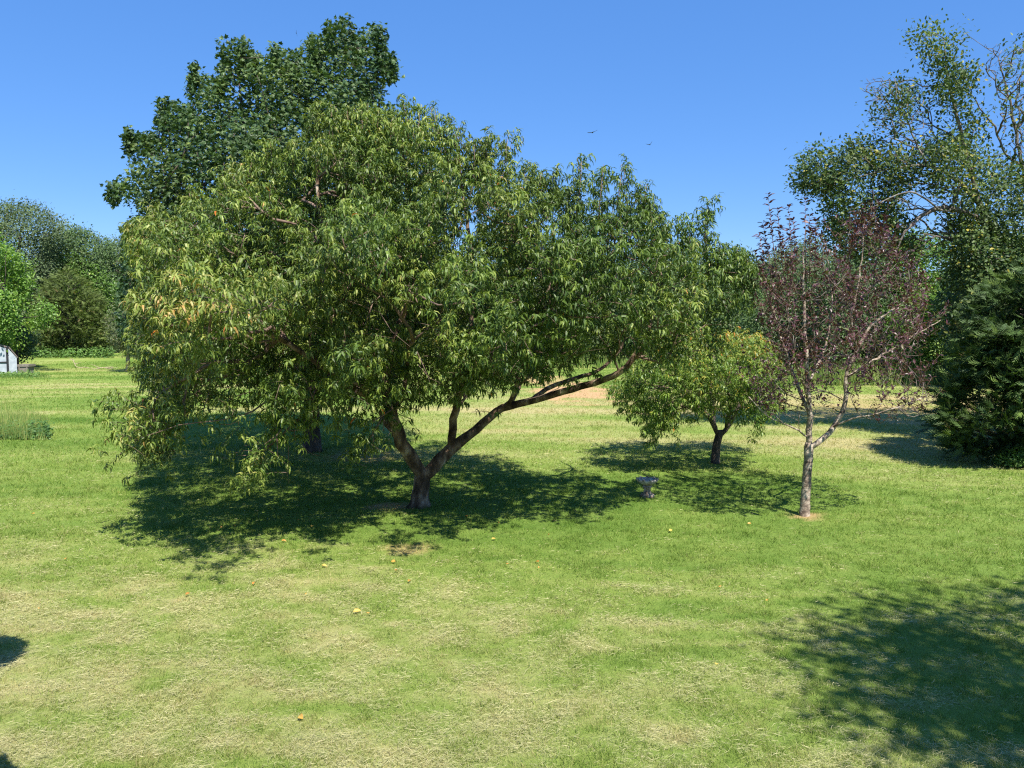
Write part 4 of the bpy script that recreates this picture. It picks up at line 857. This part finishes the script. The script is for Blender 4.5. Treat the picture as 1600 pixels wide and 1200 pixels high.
M_PALE = surfmat("bleached_wood", [(.3, (.30, .23, .15)), (.7, (.52, .42, .29))], scale=8, bump=.3)
branchobj([(114, 572, .5), (120, 576, .12), (132, 575.5, .08), (146, 577, .05)], [.014, .022, .026, .012], "pale fallen branch with one raised end lying on the far lawn", 4, 1)
branchobj([(146, 579, .05), (160, 577, .1), (172, 578, .08), (184, 576.5, .1)], [.02, .03, .026, .01], "darker fallen branch near the grey leaved tree", 7, 2)

# ---------------------------------------------------------------- birds
M_BIRD = surfmat("black_feathers", [(.3, (.012, .012, .014)), (.7, (.03, .028, .028))], scale=8, bump=.1, rough=.6)
def bird(px, py, Y, span, bank, yaw, dihed, label):
    nb = 9; V = []; Fc = []
    # body: a lofted spindle along x, wings as two-joint tapered plates with thickness, fanned tail
    prof = [(-.26, .012), (-.16, .05), (0, .075), (.12, .06), (.17, .035), (.21, .034), (.25, .012)]
    for x, rr in prof:
        for i in range(8): a = i * math.pi / 4; V.append((x * span * .9, rr * span * .8 * math.cos(a), rr * span * .8 * math.sin(a)))
    for j in range(len(prof) - 1):
        for i in range(8): Fc.append((j * 8 + i, j * 8 + (i + 1) % 8, (j + 1) * 8 + (i + 1) % 8, (j + 1) * 8 + i))
    Fc.append(tuple(range(8))[::-1]); Fc.append(tuple((len(prof) - 1) * 8 + i for i in range(8)))
    for s in (1, -1):
        st = [(0.02, .10, -.10, 0), (.22, .13, -.09, math.sin(dihed) * .2), (.40, .09, -.08, math.sin(dihed) * .38), (.52, -.01, -.07, math.sin(dihed) * .52)]
        k = len(V)
        for (y, xf, xr, z) in st:
            y2 = y * math.cos(dihed)
            for dz in (.006, -.006): V.append((xf * span, s * y2 * span, (z + dz) * span)); V.append((xr * span, s * y2 * span, (z + dz) * span))
        for j in range(3):
            a = k + j * 4; b = a + 4
            Fc += [(a, a + 1, b + 1, b), (a + 2, b + 2, b + 3, a + 3), (a, b, b + 2, a + 2), (a + 1, a + 3, b + 3, b + 1)]
        Fc.append((k + 12, k + 13, k + 15, k + 14))
    k = len(V); 
    for dz in (.004, -.004): V += [(-.2 * span, .03 * span, dz), (-.2 * span, -.03 * span, dz), (-.36 * span, -.09 * span, dz), (-.36 * span, .09 * span, dz)]
    Fc += [(k, k + 1, k + 2, k + 3), (k + 7, k + 6, k + 5, k + 4), (k, k + 4, k + 5, k + 1), (k + 2, k + 6, k + 7, k + 3), (k + 1, k + 5, k + 6, k + 2), (k + 3, k + 7, k + 4, k)]
    o = mesh("bird", np.array(V), np.concatenate([np.array(f) for f in Fc]), np.array([len(f) for f in Fc]), M_BIRD)
    o.location = tuple(at(px, py, Y)); o.rotation_euler = (bank, 0, yaw); return tag(o, label, "bird", "birds soaring high in the sky")
bird(926, 207, 95, 1.25, R_(-16), R_(100), R_(12), "dark bird gliding with flat outstretched wings above the peach tree")
bird(1015.5, 226, 95, .95, R_(-22), R_(80), R_(34), "dark bird with raised wings in a V, right of the gliding bird")
bird(463, 52, 110, .8, R_(80), R_(95), R_(10), "tiny dark bird banking on edge above the maple")

# ---------------------------------------------------------------- fallen leaves
M_FALL = leafmat("fallen_leaf", [(0, (.55, .20, .05)), (.5, (.68, .33, .07)), (1, (.75, .52, .12))], rough=.5, trans=.25, vary=.1)
spots = [(103, 878), (325, 886), (397, 913), (475, 934), (552, 960), (578, 962), (618, 882), (616, 896), (638, 912), (368, 826), (344, 828), (330, 831), (440, 850), (467, 817), (488, 825), (488, 767), (503, 887), (671, 825), (730, 811), (779, 823), (768, 848), (795, 886), (842, 882), (843, 893), (865, 817), (857, 842), (1045, 832), (1123, 1042), (468, 1123), (818, 762), (1168, 820), (185, 773), (54, 805), (60, 956), (290, 935), (1127, 919), (480, 740), (1195, 942)]
for i, (a, b) in enumerate(spots):
    rr = rng(5000 + i); g = gp(a, b); size = rr.uniform(.048, .074) if i not in (4,) else .09
    tv, tf = PEACH[i % 3] if i % 2 else OVAL; tv = tv.copy(); tv[:, 1] *= 1.8 if i % 2 else 1.1; tv[:, 2] = -tv[:, 2] * .5 + .2 if i % 2 else tv[:, 2] * 2
    yaw = rr.uniform(0, 6.28); ax = np.array([[math.cos(yaw), math.sin(yaw), rr.uniform(-.1, .3)]]); up = nrm(np.array([[rr.normal(0, .3), -.5 + rr.normal(0, .3), 1.]]))
    V, L_, S_, T_ = inst(tv, tf, np.zeros((1, 3)), basis(ax, up), np.array([size]), np.array([1.0 if i == 4 else rr.random()]))
    o = mesh("fallen_leaf", V, L_, S_, M_FALL, tint=T_); o.location = (g[0], g[1], float(gz(g[:1], g[1:2])[0]) + .032)
    if (a, b) == (552, 960): lb = "largest bright yellow fallen leaf, in the foreground grass"
    elif (a, b) == (578, 962): lb = "small orange fallen leaf just right of the bright yellow one"
    elif (a, b) == (638, 912): lb = "rust red upright fallen leaf in front of the forked trunk"
    elif b > 1000: lb = "lone orange fallen leaf in the nearest " + ("right" if a > 800 else "left") + " foreground grass"
    elif a < 240: lb = "tiny orange fallen leaf on the pale lawn at the left side"
    elif a < 500 and b < 860: lb = "orange fallen leaf at the front edge of the big tree shadow"
    elif a < 600: lb = "orange fallen leaf on sunny dry grass left of centre"
    elif a < 650: lb = "orange fallen leaf beside the dry patch in front of the forked trunk"
    elif a < 900: lb = "orange fallen leaf on bright grass right of the forked trunk"
    else: lb = "small yellow fallen leaf on the green lawn below birdbath and plum tree"
    tag(o, lb, "leaf", "fallen leaves on the lawn")

# ---------------------------------------------------------------- shade casters just outside the picture
r = rng(1111)
sx, sy = 8.0, 1.3
tt = thing("shade_tree", (sx + 1.6, sy - .3, 0), "tall leafy tree beside the house casting shade on the right of the lawn", "tree")
limb = [smooth_path([(sx + 1.6, sy - .3, -.1), (sx + 1.5, sy - .2, 2.5), (sx + .8, sy, 5.5), (sx + .3, sy, 8.6)], [.24, .2, .14, .05], .25, .01, r)]
T = np.array([sx, sy, 7.3]) + randdir(2600, r) * np.array([3.3, 2.5, 2.0]) * (r.random((2600, 1)) ** .4); T = T[noise3(T, 1.5, 3) > .30]
T = T[(T[:, 0] > .70 * np.maximum(T[:, 1], 0) + 1.2)]; T = spread(T, .30)
big, small, _, _ = grow(limb, T, r, rtip=.008, step=.3, rise=.3); wood("trunk", tt, big + small, M_DBARK, 7)
P, Rm, sz, tint = generic_leaves(T, np.array([sx, sy, 7.3]), 34, .13, r, simple_tint(.5, .2, 1), spreadr=.25)
leaves_mesh("crown", tt, [OVAL], P, Rm, sz, tint, M_FAR, r)
# unseen basket on a hooked pole, added to cast the rounded shadow at left
bxh, byh, bzh = -4.08, 5.25, 2.5
hb = thing("added_shadow_basket", (bxh, byh, 0), "unseen round basket on a hooked pole, added to cast the left edge shadow", "added shadow caster")
wood("pole", hb, [smooth_path([(bxh - .6, byh, -.1), (bxh - .6, byh, 2.2), (bxh - .6, byh, 3.2), (bxh - .4, byh, 3.5), (bxh - .05, byh, 3.45), (bxh, byh, 3.3)], [.016] * 6, .1)], M_BLACK, 8)
V, L_, S_, T_ = lathe([(.08, bzh - .3), (.2, bzh - .24), (.30, bzh - .08), (.31, bzh), (.28, bzh)], 24, None, (bxh, byh, 0)); mesh("basket", V, L_, S_, M_WOODG, hb, smooth=True)
wood("hanger", hb, [(np.array([[bxh + .29 * math.cos(a), byh + .29 * math.sin(a), bzh], [bxh, byh, 3.3]]), np.array([.004, .004])) for a in (0, 2.1, 4.2)], M_BLACK, 5)
m = 3600; dd = randdir(m, r); P = np.array([bxh, byh, bzh + .08]) + dd * np.array([.38, .40, .34]) * r.random((m, 1)) ** .4
leaves_mesh("plant", hb, [OVAL], P, basis(nrm(dd + r.normal(0, .5, dd.shape)), nrm(dd + [0, 0, .6])), .07 * r.uniform(.7, 1.2, m), r.random(m) * .8, M_WEED, r)
bxx, byy = -3.0, 3.5  # made-up shrub, shaped to throw the dark shadow in the lower left corner
bu = thing("shrub", (bxx, byy, 0), "unseen tall narrow shrub added to cast shade on the lower left corner of the lawn", "shrub")
m = 14000; hh = r.random(m) ** .8; a = r.uniform(0, 6.28, m); rr_ = .46 * np.sqrt(np.clip(1 - (np.clip(hh - .45, 0, 1) / .55) ** 2, 0, 1)) * r.random(m) ** .25
P = np.stack([bxx + rr_ * np.cos(a), byy + rr_ * np.sin(a), .05 + 2.55 * hh], -1); dd = np.stack([np.cos(a), np.sin(a), .3 + 0 * a], -1)
leaves_mesh("leaves", bu, [OVAL], P, basis(nrm(dd + r.normal(0, .6, dd.shape)), nrm(dd + [0, 0, .6])), .07 * r.uniform(.7, 1.2, m), r.random(m) * .8, M_WEED, r)
wood("stems", bu, [(np.array([[bxx, byy, -.05], [bxx + .25 * math.cos(a), byy + .25 * math.sin(a), 1.8]]), np.array([.04, .01])) for a in range(6)], M_TWIG, 5)
